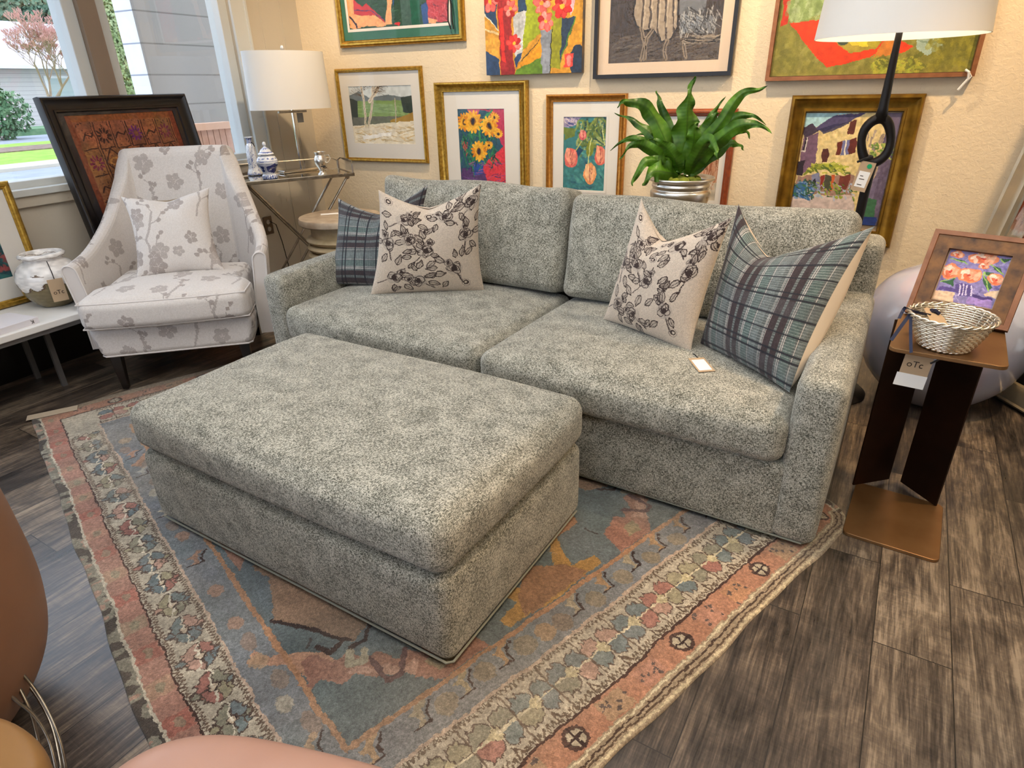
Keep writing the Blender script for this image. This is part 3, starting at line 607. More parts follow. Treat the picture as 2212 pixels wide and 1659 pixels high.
st('trim_1', box(XW-.16, XW+.0, ys1, ys2, zs-.05, ZT), M_post_shade)                     # post between the windows, its shade put into the brown colour
st('trim_2', box(XW-.14, XW+.035, -2.2, ys4+.1, zs-.03, zs+.005), M_trim, bev=.004)  # sill
st('trim_3', box(XW, XW+.02, -2.2, ys4+.06, zsb, zs-.03), M_wallw)                   # apron
st('trim_4', join(box(XW, XW+.02, ys4-.04, ys4+.07, zs+.005, ZC), box(XW, XW+.03, ys4+.07, ys4+.085, zs+.005, ZC)), M_trim)
st('trim_5', join(*[box(XW, XW+.004, y, y+.018, 0, ZC) for y in (ys4+.22, ys4+.42)]), M_wallw)
st('baseboard_back', box(XW, 2.6, WY-.015, WY, 0, .1), M_trim)
st('baseboard_left', box(XW, XW+.015, -2.2, WY, 0, .1), M_trim)

st('bench_shade_panel', box(XW, XW+.02, -2.2, 2.0, .0, .345), M_ebony)                       # black sheet added for the deep shade under the bench

# outlet on the window wall
oy, oz = yz(579, 487); o = empty('wall_outlet', (XW, float(oy), float(oz)), 0, 'bronze electrical outlet plate low on the wall left of the round stump table', 'outlet')
mesh('cover_plate', box(0, .006, -.042, .042, -.065, .065), plain('bronze_plate', '#5c4c3c', .4, .5), o, bev=.003)
for dz in (-.026, .026): mesh('receptacle', lathe([(.0001, .0), (.017, .0), (.017, .003), (.0001, .0035)], 20), plain('grey_receptacle', '#a9a298', .4), o, loc=(.006, 0, dz), rot=(0, PI/2, 0))
mesh('power_cord', tube([(.012, .01, .03), (.03, .05, .0), (.02, .09, -.14), (.012, .11, -.24), (.02, .12, -oz+.01)], .003, 6), M_cord, o)

# ------------------------------------------------------------------ pictures on the wall
def wall_picture(name, label, x0, x1, z0, z1, fw, d, kind, fm, art_fn, artpx, **k):
    """x0.. are wall metres; artpx = art rectangle in wall metres"""
    l, rr, b, t = artpx[0]-x0, x1-artpx[1], artpx[2]-z0, z1-artpx[3]
    return picture(name, label, ((x0+x1)/2, WY-.002, z0), x1-x0, z1-z0, fw, d, kind, fm, art_fn, (l, rr, b, t), **k)
def wp(x, y, Y=WY-.03): p = WYp(x, y, Y); return float(p[0]), float(p[2])
def xx(*p): return sum(wp(*q)[0] for q in p)/len(p)
def zz(*p): return sum(wp(*q)[1] for q in p)/len(p)
GRP = None
# green-matted figure print
x0, x1 = xx((721.5, 0), (734.2, 103.8)), xx((1003, 88.6)); z0 = zz((734.2, 103.8), (1003, 88.6)); a0, a1, b0 = xx((745, 0), (752.5, 66.5)), xx((967.7, 46.8)), zz((752.5, 66.5), (967.7, 46.8))
r = wall_picture('framed_print', 'green-matted gold-framed print of a seated figure, upper left on the back wall', x0, x1, z0, z0+.78, .042, .035, 'round', M_gold2, art_figure, (a0, a1, b0, z0+.78-(b0-z0)), matm=M_matg, glz=True, bevelm=M_mat)
mesh('ribbon_tie', join(tube([(.50, -.045, .28), (.49, -.05, .2), (.485, -.05, .12), (.50, -.046, .07)], .005, 6), tube([(.50, -.045, .28), (.515, -.05, .2), (.515, -.05, .12), (.52, -.046, .07)], .005, 6), uvsphere((.50, -.047, .285), .013)), M_cord, r, loc=(-.07, 0, 0))
# flower canvas
x0, x1 = xx((1048.4, 0), (1053.8, 161)), xx((1261, 0), (1258.9, 158)); z0 = zz((1053.8, 161.4), (1258.9, 158))
wall_picture('canvas_painting', 'unframed canvas of red flowers in coloured vases, top centre of the back wall', x0, x1, z0, z0+.85, 0, .045, '', None, art_canvas, (x0, x1, z0, z0+.85), cat='painting')
# charcoal animal
x0, x1 = xx((1286.4, 0), (1283.2, 169)), xx((1579, 164.6)); z0 = zz((1283, 169), (1579, 164.6)); a0, a1, b0 = xx((1312.5, 137)), xx((1550.6, 128)), zz((1312.7, 137.7), (1550.6, 128))
wall_picture('framed_drawing', 'black-framed brown charcoal drawing of a striped animal on pink mat', x0, x1, z0, z0+.72, .022, .045, 'flat', M_black, art_animal, (a0, a1, b0, z0+.72-(b0-z0)), matm=M_matp, glz=True, cat='drawing')
# still life with red cloth
x0, x1 = xx((1652.6, 174)), xx((2103.6, 166)); z0 = zz((1652.6, 174.3), (2103, 166)); t = .022
r = wall_picture('framed_painting', 'wide still life painting with red cloth and green bowl behind the lampshade', x0, x1, z0, z0+.62, .02, .045, 'flat', M_oak, art_still, (x0+t, x1-t, z0+t, z0+.6), cat='painting')
mesh('string_tie', join(tube([(.44, -.05, .03), (.455, -.06, .02), (.46, -.055, -.01), (.43, -.05, -.06)], .006, 6), tube([(.455, -.06, .02), (.47, -.055, 0), (.455, -.05, -.03)], .004, 6)), M_white, r)
# watercolour of bare trees
x0, x1 = xx((717.7, 148.7), (748.4, 346.5)), xx((906.6, 142.4), (924, 354.4)); z0, z1 = zz((748, 346.5), (924, 354.4)), zz((717.7, 148.7), (906.6, 142.4))
q = (xx((747.8, 186.7), (764, 308.5)), xx((885, 184.5), (894.6, 313)), zz((764, 308.5), (894.6, 313)), zz((747.8, 186.7), (885, 184.5)))
wall_picture('framed_watercolor', 'gold-framed watercolour of bare trees above the metal tray table', x0, x1, z0, z1, .026, .03, 'round', M_gold, art_watercolour, q, matm=M_mat, glz=True, cat='painting')
# sunflowers
x0, x1 = xx((937.3, 180.4), (953.2, 379.7)), xx((1137.7, 171), (1141.8, 381)); z1 = zz((937.3, 180.4), (1137.7, 171))
q = (xx((985.8, 235.8), (994.6, 381)), xx((1087, 235), (1091, 381)), 0, zz((985.8, 235.8), (1087, 235)))
z0 = z1-.92; q = (q[0], q[1], z0+(z1-q[3])+.02, q[3])
wall_picture('framed_sunflower_print', 'wide gold-framed sunflower print with white mat behind the left sofa cushion', x0, x1, z0, z1, .062, .05, 'scoop', M_gold, art_sunflowers, q, matm=M_mat, glz=True)
# tulips
x0, x1 = xx((1178.8, 205), (1179.7, 376)), xx((1354, 201), (1345, 399)); z1 = zz((1178.8, 205), (1354, 201)); z0 = zz((1245, 436))
q = (xx((1215.8, 252.4), (1214.2, 376)), xx((1308.6, 252.4), (1304, 395)), zz((1240, 411)), zz((1215.8, 252.4), (1308.6, 252.4)))
wall_picture('framed_tulip_print', 'orange-gold framed print of drooping pink tulips on teal, left of the fern', x0, x1, z0, z1, .045, .035, 'scoop', M_goldo, art_tulips, q, matm=M_mat, glz=True, bevelm=M_mat)
# cherry frame behind the plant
x0, x1 = xx((1428, 236)), xx((1592, 232), (1575, 415)); z1 = zz((1500, 235)); z0 = z1-.62
wall_picture('framed_sepia_print', 'cherry-red framed sepia print half hidden behind the fern', x0, x1, z0, z1, .04, .03, 'round', M_cherry, art_sepia, (x0+.075, x1-.075, z0+.1, z1-.09), matm=M_mat, glz=True)
# villa painting in broad gold frame
x0, x1 = xx((1714.8, 204.8), (1676, 423)), xx((2006.7, 203.4), (1919, 525)); z1 = zz((1714.8, 204.8), (2006.7, 203.4)); z0 = zz((1930, 536))
q = (xx((1741, 245), (1712, 430)), xx((1953.6, 243.5), (1900, 443)), zz((1870, 487)), zz((1741, 245), (1953.6, 243.5)))
wall_picture('framed_villa_painting', 'painting of a sunlit yellow villa in a broad dark gold frame behind the floor lamp', x0, x1, z0, z1, q[0]-x0, .05, 'scoop', M_goldd, art_villa, q, cat='painting')

# ------------------------------------------------------------------ big dark-framed textile leaning on the window wall
a = WXp(72, 219, XW+.07); b = WXp(391, 208, XW+.07); wT = float(b[1]-a[1]); zt = float((a[2]+b[2])/2); p = WYp(215, 545, a[1])
slope = (p[0]-a[0])/(a[2]-p[2])*.78; lean = math.atan(slope); Ht = zt/math.cos(lean)
bx = float(a[0]+slope*zt)
def leaning(name, label, loc, W, H, lean, rz, *args, **k):
    r = picture(name, label, loc, W, H, *args, **k); r.rotation_mode = 'XYZ'
    m = Matrix.Rotation(rz, 4, 'Z') @ Matrix.Rotation(-lean, 4, 'X'); r.rotation_euler = m.to_euler(); return r
leaning('framed_textile', 'large black-framed rust red embroidered textile leaning behind the armchair', (bx, float((a[1]+b[1])/2), .012), wT, Ht, lean, PI/2,
        .075, .045, 'scoop', M_black, art_kantha, (.107, .107, .107, .09), matm=plain('black_mat', '#1c1518', .6), glz=True, cat='textile')

# ------------------------------------------------------------------ low white bench along the window wall
ZB = .40
bf = float((G(0, 727, ZB)[0]+G(175, 676, ZB)[0])/2)
bn = empty('bench', (bf-.24, 1.0, 0), 0, 'long low white bench on black legs under the left window', 'bench')
mesh('bench_top', box(-.24, .24, -1.6, .82, ZB-.032, ZB), M_white, bn, bev=.004)
mesh('apron_rail', box(-.22, .225, -1.57, .79, ZB-.055, ZB-.032), plain('grey_rail', '#6d6a68', .5, .3), bn)
for yy in (-1.5, -.3, .60):
    for x_ in (-.2, .03): mesh('leg', box(x_-.008, x_+.008, yy-.012, yy+.012, 0, ZB-.055), MATS['grey_rail'], bn)
# gold frame on the bench
g0 = WXp(28.5, 389, XW+.09); gb = G(75, 648, ZB); lw = .62; zt = float(g0[2]); bx = float(gb[0]); slope = (bx-g0[0])/(zt-ZB); lean = math.atan(slope); H_ = (zt-ZB)/math.cos(lean)
leaning('framed_seascape', 'gold-framed dark teal picture leaning on the white bench, cut by the left edge', (bx, float((g0[1]+gb[1]))/2+.02-lw/2, ZB+.002), lw, H_, lean, PI/2,
        .036, .025, 'round', M_gold, art_dusk, (.13, .13, .14, .13), matm=M_mat, glz=True)
# book
bk = empty('book', (float(G(0, 705, ZB)[0])+.03, float(G(30, 700, ZB)[1])-.09, ZB), math.radians(4), 'thin white book lying flat on the bench, K on its spine', 'book')
mesh('pages', box(-.1, .098, -.14, .14, .003, .025), M_paper, bk); mesh('cover', join(box(-.105, .1, -.145, .145, 0, .003), box(-.105, .1, -.145, .145, .025, .028), box(.098, .102, -.145, .145, 0, .028)), M_book, bk, bev=.001)
def text(name, s, size, mat, parent, loc, rot, ext=.0004, font=None, sx=1.):
    c = bpy.data.curves.new(name, 'FONT'); c.body = s; c.size = size; c.extrude = ext; c.align_x = 'CENTER'; c.align_y = 'CENTER'
    o = bpy.data.objects.new(name, c); COL.objects.link(o)
    dg = bpy.context.evaluated_depsgraph_get(); me = bpy.data.meshes.new_from_object(o.evaluated_get(dg)); bpy.data.objects.remove(o)
    o = bpy.data.objects.new(name, me); COL.objects.link(o); me.materials.clear(); me.materials.append(mat); o.parent = parent; o.location = loc; o.rotation_euler = rot; o.scale = (sx, 1, 1); return o
text('spine_letter', 'K', .024, M_ink, bk, (.1025, .115, .014), (PI/2, PI, PI/2))
# crackle vase on the bench
vc = G(118, 660, ZB)
def vase_art():
    a = Art(1, 1, 260, '#dedad6'); 
    pts = [(x/40, .44+.07*math.sin(x*.5)+.05*math.sin(x*1.3+1)+random.uniform(-.015, .015)) for x in range(41)]
    a.poly([(0, 0)]+pts+[(1, 0)], '#75684a'); a.line(pts, .012, '#5e4a38')
    for x, y in ((.86, .72), (.1, .7), (.93, .58), (.3, .66), (.5, .74), (.7, .62)): a.poly([(x-.02, y+.02), (x, y), (x+.02, y+.03), (x+.03, y-.03), (x+.01, y-.02), (x-.015, y-.01)], '#6f6052')
    a.line([(x/40, .93+.01*math.sin(x)) for x in range(0, 41, 1)], .012, '#8a7a6c', .7); a.warp(.02, .06); return a.mottle(.08, .03)
va = vase_art(); vp = smoothprof([(.055, 0), (.075, .006), (.118, .06), (.138, .12), (.135, .165), (.112, .205), (.086, .225), (.082, .235), (.096, .243), (.100, .252), (.094, .26), (.086, .262), (.078, .25), (.072, .235)], 5)
vs = empty('crackle_vase', (vc[0]-.02, vc[1]+.03, ZB), math.radians(200), 'round vase, glazed white above and bare olive clay below, on the bench', 'vase')
nl = len(vp)-1
V, F, uv, col = grid(150, nl*4, lambda u, v: np.stack([np.interp(v*nl, np.arange(nl+1), vp[:, 0])*np.cos(u*2*PI), np.interp(v*nl, np.arange(nl+1), vp[:, 0])*np.sin(u*2*PI), np.interp(v*nl, np.arange(nl+1), vp[:, 1])], 1))
zc = V[F].mean(1)[:, 2]/.262; th = (F[:, 0] % 151)/150.; col = va.sample(np.stack([th, np.clip(zc, 0, .999)], 1))
meshobj('vase_body', V, F, attr_mat('crackle_glaze', .16, 200, .02, coat=.3, vary=.05), vs, True, col=col); mesh('vase_floor', lathe([(.0001, .004), (.055, 0)], 40), M_wallw, vs)
tgd = mesh('price_tag', box(-.003, 0, -.032, .032, -.055, .055), M_kraft, vs); tgd.rotation_euler = (0, math.radians(-8), 0)
ang = math.radians(-20-200); dv = (math.cos(ang)*.147, math.sin(ang)*.147, .10); tgd.location = dv; tgd.rotation_euler = (0, 0, ang)
text('tag_lettering', 'oTc', .028, M_ink, tgd, (.0008, 0, -.01), (PI/2, 0, PI/2))
mesh('tag_string', tube([(dv[0], dv[1], .155), (dv[0]*.95, dv[1]*.95, .19), (dv[0]*.7, dv[1]*.7, .235)], .002, 6), M_cord, vs)

# ------------------------------------------------------------------ outdoors
M_grass = plain('lawn_grass', '#86b13a', .95, var='#a9cf55', vs=3, bump=.6, bs=40); M_road = plain('asphalt', '#a9adb6', .95, var='#989ca6', vs=2); M_kerb = plain('concrete_kerb', '#c9bfae', .9); M_mulch = plain('brown_mulch', '#7a6257', .95, var='#a08878', vs=8)
M_siding = NT('grey_lap_siding')
def _sd(t, c1, c2, per):
    sp = t.n('SeparateXYZ'); t.l(t.obj, sp.inputs[0]); f = t.math('FRACT', t.math('MULTIPLY', sp.outputs[2], 1/per)); t.col(t.ramp(f, [(.0, c2), (.12, c1), (1., c1)])); t.set(Roughness=.9); return t.m
M_siding = _sd(M_siding, '#cfc8c2', '#8f8884', .2); M_roof = plain('grey_roof', '#cfc6ca', .9); M_bark = plain('pale_bark', '#a08a72', .9); M_twig = plain('reddish_twigs', '#d2a096', .9); M_shrub = plain('shrub_leaves', '#7f9f74', .8, var='#4f7854', vs=3); M_shr2 = plain('conifer_leaves', '#b3bd8c', .85, var='#8a9a66', vs=2); M_flow = plain('pink_blossom', '#e8c8cc', .8)
ZG = -.15; X0 = XW-.3
st('floor_1', box(X0-60, X0, -30, 60, ZG-.3, ZG), M_road)          # ground outside
def strip(name, ya, yb, m, h, lab, cat, kind=None):
    """band of ground parallel to the window wall between two photo rows"""
    xa, xb = G(60, ya, ZG)[0], G(60, yb, ZG)[0]; o = mesh(name, box(xa, xb, -25, 50, ZG, ZG+h), m); tag(o, lab, cat, kind=kind); return o
strip('lawn', 330, 357, M_grass, .05, 'bright green lawn strip beside the street outside the window', 'lawn', 'stuff')
strip('lawn', 311, 320, M_grass, .05, 'narrow far strip of lawn beyond the mulch bed', 'lawn', 'stuff')
strip('mulch_bed', 320, 330, M_mulch, .08, 'brown mulch bed between the two lawn strips outside', 'mulch', 'stuff')
strip('kerb', 357, 367, M_kerb, .07, 'pale concrete kerb along the near edge of the lawn', 'kerb')
strip('hedge', 286, 293, M_shrub, .25, 'low green planting at the foot of the grey house', 'hedge', 'stuff')
hx_, hy_ = G(60, 284, ZG)[:2]
hs = empty('house', (hx_-2.4, hy_+2, ZG), 0, 'grey lap-sided house with low roof across the street', 'house')
mesh('wall', box(-6, 0, -14, 14, 0, 3.1), M_siding, hs)
mesh('roof', ([(.8, -15, 2.9), (.8, 15, 2.9), (-3, 15, 5.2), (-3, -15, 5.2), (-6.8, -15, 2.9), (-6.8, 15, 2.9)], [(0, 1, 2, 3), (3, 2, 5, 4), (0, 3, 4), (1, 5, 2), (0, 4, 5, 1)]), M_roof, hs)
mesh('gutter', box(.78, .92, -15, 15, 2.8, 2.95), M_white, hs)
for y_ in (-3.2, 2.0): f_ = mesh('house_window', box(0, .08, y_-1.1, y_+1.1, 1.25, 2.5), M_white, hs); mesh('window_glass', box(.08, .1, y_-.95, y_+.95, 1.38, 2.38), plain('dim_glass', '#a9b4ae', .2), f_)
def branches(base, h, seed, spread=.5, lv=5, r0=.09):
    R = random.Random(seed); wood, tw = [], []
    def go(p, d, L, r, k):
        r = max(r, .009); pts = [p]; q = p.copy(); e = d.copy()
        for _ in range(3): e = e+np.array([R.uniform(-.16, .16), R.uniform(-.16, .16), .05]); e /= np.linalg.norm(e); q = q+e*L/3; pts.append(q.copy())
        (wood if k < lv-1 else tw).append(tube(pts, [r, r*.85, r*.75, r*.6], 4 if k < 3 else 3))
        if k < lv:
            for _ in range(R.choice((2, 3, 3))+(k == 0)*2):
                n = e+np.array([R.uniform(-1, 1), R.uniform(-1, 1), R.uniform(-.1, .5)])*spread; n /= np.linalg.norm(n); go(q, n, L*R.uniform(.62, .82), r*.55, k+1)
    go(np.array(base, float), np.array([0, 0, 1.]), h*.2, r0, 0); return join(*wood), join(*tw)
tp = G(118, 310, ZG); tr = empty('bare_tree', (tp[0], tp[1], ZG+.052), 0, 'leafless tree with reddish twigs in front of the grey house', 'tree')
wd, tw = branches((0, 0, 0), 5.9, 5, .85, 8, .09); mesh('trunk', wd, M_bark, tr); mesh('twigs', tw, M_twig, tr)
t2 = G(265, 300, ZG); tr2 = empty('bare_tree', (t2[0]-1, t2[1]+1.5, ZG+.052), 0, 'pale bare branches seen in the gap beside the white block wall', 'tree')
wd, tw = branches((0, 0, 0), 6.2, 11, .8, 7, .08); mesh('trunk', wd, M_bark, tr2); mesh('twigs', tw, plain('yellow_twigs', '#b8a878', .9), tr2)
def leafball(name, c, rad, n, ls, m, lab, cat, sq=1., fl=None, seed=1):
    R = np.random.default_rng(seed); d = R.normal(size=(n, 3)); d /= np.linalg.norm(d, axis=1)[:, None]; P = d*(R.random(n)**.35)[:, None]*np.array(rad)*(1+.18*np.sin(d[:, :1]*5+d[:, 1:2]*7))
    a = R.normal(size=(n, 3)); a /= np.linalg.norm(a, axis=1)[:, None]; b = np.cross(a, d); b /= np.linalg.norm(b, axis=1)[:, None]+1e-9
    V = np.stack([P-a*ls, P+b*ls*.6, P+a*ls, P-b*ls*.6], 1).reshape(-1, 3); F = np.arange(4*n).reshape(n, 4)
    r = empty(name, c, 0, lab, cat); meshobj('foliage', V, F, m, r)
    mesh('stem', tube([(0, 0, -c[2]+ZG+.06), (0, 0, rad[2]*.3)], .06, 6), M_bark, r)
    if fl is not None:
        k = R.choice(n, n//14); V2 = np.stack([P[k]*1.03-a[k]*ls*.6, P[k]*1.03+b[k]*ls*.5, P[k]*1.03+a[k]*ls*.6, P[k]*1.03-b[k]*ls*.5], 1).reshape(-1, 3); meshobj('blossom', V2, np.arange(4*len(k)).reshape(-1, 4), fl, r)
    return r
s = G(10, 302, ZG); leafball('flowering_shrub', (s[0], s[1], ZG+1.0), (1.0, 1.05, 1.1), 2600, .09, M_shrub, 'dark green shrub dotted with pale blossom at the left window edge', 'shrub', fl=M_flow)
s = WXp(262, 110, XW-15); leafball('conifer', (s[0], s[1], s[2]), (.9, .85, 2.8), 12000, .05, M_shr2, 'olive green conifer filling the gap between window post and block wall', 'tree', seed=3)
s = WXp(70, -10, float(hx_)-12); leafball('evergreen_tree', (s[0], s[1], s[2]), (4, 9, 3.2), 26000, .15, plain('evergreen', '#7d9a80', .9, var='#56745c', vs=1), 'tall evergreen tree behind the roof of the grey house', 'tree', seed=4)
# painted block wall outside the right pane
XB = XW-1.6; pb = WXp(292, 50, XB); yb0 = float(pb[1])
M_blk = NT('white_block'); 
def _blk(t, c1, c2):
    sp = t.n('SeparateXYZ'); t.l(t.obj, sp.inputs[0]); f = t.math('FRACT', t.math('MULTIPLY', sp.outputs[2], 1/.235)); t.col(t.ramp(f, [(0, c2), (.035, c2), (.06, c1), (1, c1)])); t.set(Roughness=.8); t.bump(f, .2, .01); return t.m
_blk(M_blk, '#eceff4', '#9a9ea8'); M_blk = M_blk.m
bw = empty('block_wall', (XB, yb0, ZG), 0, 'white painted concrete block wall just outside the right window pane', 'wall')
mesh('block_courses', box(-.22, 0, 0, 3.0, 0, 3.6), M_blk, bw); mesh('shaded_face', box(0, .015, .0, 3.0, 0, 3.6), _blk(NT('shaded_block_face'), '#8f877e', '#6e665e'), bw)  # thin sheet in a darker block colour paints the unlit face as shaded
fp0 = WXp(412, 268, XW-.9); fp1 = WXp(492, 268, XW-.9); fz = float(fp0[2])
fnc = empty('fence_planter', (XW-.9, float(fp0[1]), ZG), 0, 'short pale cedar board fence outside the right window pane', 'fence')
fw_ = float(fp1[1]-fp0[1]); mesh('cap_rail', box(-.06, .06, -.02, fw_+.02, fz-ZG-.05, fz-ZG), plain('cedar_cap', '#dcb096', .8), fnc)
for k in range(6): mesh('board', box(-.02, .02, fw_*k/6+.003, fw_*(k+1)/6-.003, 0, fz-ZG-.05), plain('cedar_board', '#c9a08c', .85, var='#b88a74', vs=7), fnc)

# ------------------------------------------------------------------ rug
def build_rug():
    A_, B_, C_, D_ = G(65, 905)[:2], G(300, 1565)[:2], G(1290, 1659)[:2], G(1690, 1250)[:2]
    s = np.linalg.solve(np.array([B_-A_, -(C_-D_)]).T, D_-A_); N = A_+(B_-A_)*s[0]; Lu = float(np.linalg.norm(A_-N)); u = (A_-N)/Lu; Lv = 2.06
    a = Art(Lu, Lv, 400, '#8b8f92')                                # X along u, Y along v
    CR, SAL, BLG, TEAL, SAND, DK, OR, TAN = '#bdb098', '#a06a56', '#7c7f82', '#566669', '#a07a5c', '#33201c', '#9c6c48', '#938260'
    a.rect(0, Lu, 0, Lv, BLG); bu, bv = .41, .335
    a.rect(bu, Lu-bu, bv, Lv-bv, TEAL)
    a.hue('#6b7f86', .12, .7).hue('#8a8f96', .2, .5)
    # field: stepped medallion shapes
    cu, cv = Lu/2, Lv/2
    def step(pts, c, al=1): a.poly([(x, y) for x, y in pts], c, al); a.poly([(x, Lv-y) for x, y in pts], c, al)
    def both(pts, c): step(pts, c); step([(Lu-x, y) for x, y in pts], c)
    zig = lambda x0, y0, x1, y1, n, d: [(x0+(x1-x0)*k/n+(d if k % 2 else 0), y0+(y1-y0)*k/n) for k in range(n+1)]
    both([(.90, .365), (1.0, .40), (1.07, .42), (1.16, .395), (1.16, .52), (1.0, .62), (.72, .60), (.68, .49)], SAND)
    both([(.62, .75), (.9, .6), (1.43, .6), (1.43, 1.03), (.6, 1.03)], '#b9835e')
    step([(.62, 1.2), (.66, 1.27), (.6, 1.16), (.52, 1.1), (.49, .95), (.47, .83), (.43, .84), (.42, 1.1), (.5, 1.15)], '#b8863e'); step([(.44, 1.0), (.42, 1.14), (.5, 1.13), (.56, 1.05), (.5, .93), (.43, .9)], OR)
    both([(.83, .28), (.79, .30), (.70, .42), (.63, .44), (.62, .38), (.66, .35), (.72, .33), (.80, .255)], '#c08a6a')
    both(zig(.62, .34, .42, .66, 9, .03)+zig(.5, .66, .74, .36, 9, -.03), SAL); both(zig(.6, .43, .48, .62, 6, .02)+[(.42, .7), (.42, .62)], '#c49078')
    both([(.42, 1.3), (.52, 1.33), (.56, 1.42), (.47, 1.5), (.42, 1.45)], SAL); both([(.45, 1.38), (.5, 1.4), (.5, 1.46), (.45, 1.44)], TAN)
    both(zig(1.16, .36, 1.3, .58, 6, .03)+[(1.43, .62), (1.43, .36)], '#b07a60')
    for (pts, w, c) in (([(.9, .36), (.8, .42), (.69, .487)], .012, DK), ([(.67, .475), (.66, .52), (.7, .56)], .012, DK), ([(.60, .50), (.51, .50), (.50, .535), (.56, .585)], .016, '#5a3a3a'), ([(.655, .47), (.62, .45), (.6, .48), (.63, .5)], .022, '#b3a888'), ([(.73, .41), (.69, .43), (.7, .47)], .014, DK)):
        a.line(pts, w, c); a.line([(Lu-x, y) for x, y in pts], w, c); a.line([(x, Lv-y) for x, y in pts], w, c)
    for k in range(60): a.line([(x := random.uniform(.5, 2.3), y := random.uniform(.4, 1.6)), (x+random.uniform(-.05, .05), y+random.uniform(-.02, .02))], .008, random.choice([TAN, SAND, '#4a5a60', DK]), .6)
    # guard band motifs (grey blue band)
    def animal(x, y, sx, c):
        a.poly([(x, y), (x+.03*sx, y+.006), (x+.045*sx, y+.03), (x+.055*sx, y+.01), (x+.035*sx, y-.012), (x+.03*sx, y-.03), (x+.02*sx, y-.012), (x, y-.01), (x-.012*sx, y-.03), (x-.01*sx, y+.0)], c)
        a.line([(x-.012*sx, y-.034), (x-.012*sx, y+.01), (x+.02*sx, y+.012), (x+.04*sx, y+.036)], .006, DK)
    for rep, side in ((0, 0), (1, 1)):
        for x in np.arange(.45, Lu-.4, .17):
            y = .28 if not side else Lv-.28; c = random.choice(['#b8ab92', '#a8a59a', '#c09a74', '#b58468'])
            (animal(x, y, 1, c) if random.random() < .6 else a.ell(x, y, .028, .022, c, a=.8)); a.ell(x+.08, y+random.uniform(-.03, .03), .035, .02, random.choice([SAND, '#a87a5c', '#767b84']), a=.5)
        for y in np.arange(.38, Lv-.3, .13):
            x = .355 if not side else Lu-.355; c = random.choice(['#b0a080', '#a8946c', '#b58a5c']); (animal(x, y, 1, c) if random.random() < .65 else a.ell(x, y, .03, .03, c, a=.8)); a.ell(x+random.uniform(-.02, .02), y+.06, .03, .03, random.choice(['#8a6a4c', '#9a8058', '#6f7076']), a=.6)
    for w_, off, c in ((.008, 0, OR), ): a.line([(bu, bv), (Lu-bu, bv), (Lu-bu, Lv-bv), (bu, Lv-bv), (bu, bv)], w_*1.6, '#bb8258')
    # cream main border
    m0u, m1u, m0v, m1v = .13, .30, .102, .228
    for (x0, x1, y0, y1) in ((m0u, Lu-m0u, m0v, m1v), (m0u, Lu-m0u, Lv-m1v, Lv-m0v), (m0u, m1u, m0v, Lv-m0v), (Lu-m1u, Lu-m0u, m0v, Lv-m0v)): a.rect(x0, x1, y0, y1, CR)
    LF = ['#72807f', '#a8685a', '#6f7b7e', '#a09674', '#b98c78', '#8b8770', '#66767a']
    def leafm(x, y, t, L, W, c):
        ca, sa = math.cos(t), math.sin(t); P = [(0, 0), (L*.25, W*.45), (L*.5, W*.5), (L*.62, W*.75), (L*.68, W*.4), (L*.85, W*.5), (L, 0), (L*.85, -W*.5), (L*.68, -W*.4), (L*.62, -W*.75), (L*.5, -W*.5), (L*.25, -W*.45)]
        P = [(x+p*ca-q*sa, y+p*sa+q*ca) for p, q in P]; a.poly(P, c); a.line(P+[P[0]], .0036, '#4a352c', .85)
    def main_long(y, flip):
        k = 0
        for x in np.arange(.36, Lu-.34, .122):
            s = 1 if not flip else -1; ang = .5
            for q, t in ((1, ang), (1, PI-ang), (-1, -ang), (-1, PI+ang)): leafm(x+.006*math.cos(t), y+s*.004, t if s > 0 else -t, .066, .03, LF[(k*3+int(t*3)) % 7])
            a.line([(x-.061, y), (x-.03, y), (x-.012, y+.012), (x+.012, y-.012), (x+.03, y), (x+.061, y)], .0045, '#ded2b8'); a.poly([(x+.045, y), (x+.061, y+.016), (x+.077, y), (x+.061, y-.016)], '#cfb89a'); a.line([(x+.045, y), (x+.061, y+.016), (x+.077, y), (x+.061, y-.016), (x+.045, y)], .0035, DK)
            for e in (-1, 1): a.line([(x+.03, y+e*.03), (x+.045, y+e*.026), (x+.061, y+e*.034), (x+.08, y+e*.026)], .0035, '#5a4638'); leafm(x+.061, y+e*.022, e*PI/2, .03, .02, LF[(k*2+e) % 7])
            for e in (-1, 1):
                P = []; [P.extend([(x-.055+j*.012, y+e*.047), (x-.049+j*.012, y+e*.060)]) for j in range(10)]; a.line(P, .004, '#5a4030', .8)
            k += 1
    main_long(.165, False); main_long(Lv-.165, True)
    def main_short(x):
        k = 0
        for y in np.arange(.30, Lv-.24, .125):
            for t in (.95, PI-.95, -.95, PI+.95): leafm(x, y, t, .068, .046, LF[(k*2+int(t*2)) % 7])
            a.line([(x, y-.0625), (x, y+.0625)], .006, '#e0d0a8'); a.line([(x-.08, y+.0), (x-.03, y), (x+.03, y), (x+.08, y)], .005, '#5a4434', .8); a.poly([(x, y+.035), (x+.022, y+.0625), (x, y+.09), (x-.022, y+.0625)], '#cdbd8c')
            a.line([(x-.08, y-.03), (x-.05, y-.06), (x-.08, y-.06)], .004, '#5a4434')
            for e in (-1, 1):
                P = []; [P.extend([(x+e*.066, y-.06+j*.014), (x+e*.082, y-.053+j*.014)]) for j in range(9)]; a.line(P, .004, '#55402e', .8)
            k += 1
    main_short(.215); main_short(Lu-.215)
    a.line([(m1u, m1v), (Lu-m1u, m1v), (Lu-m1u, Lv-m1v), (m1u, Lv-m1v), (m1u, m1v)], .008, '#c9aa90')
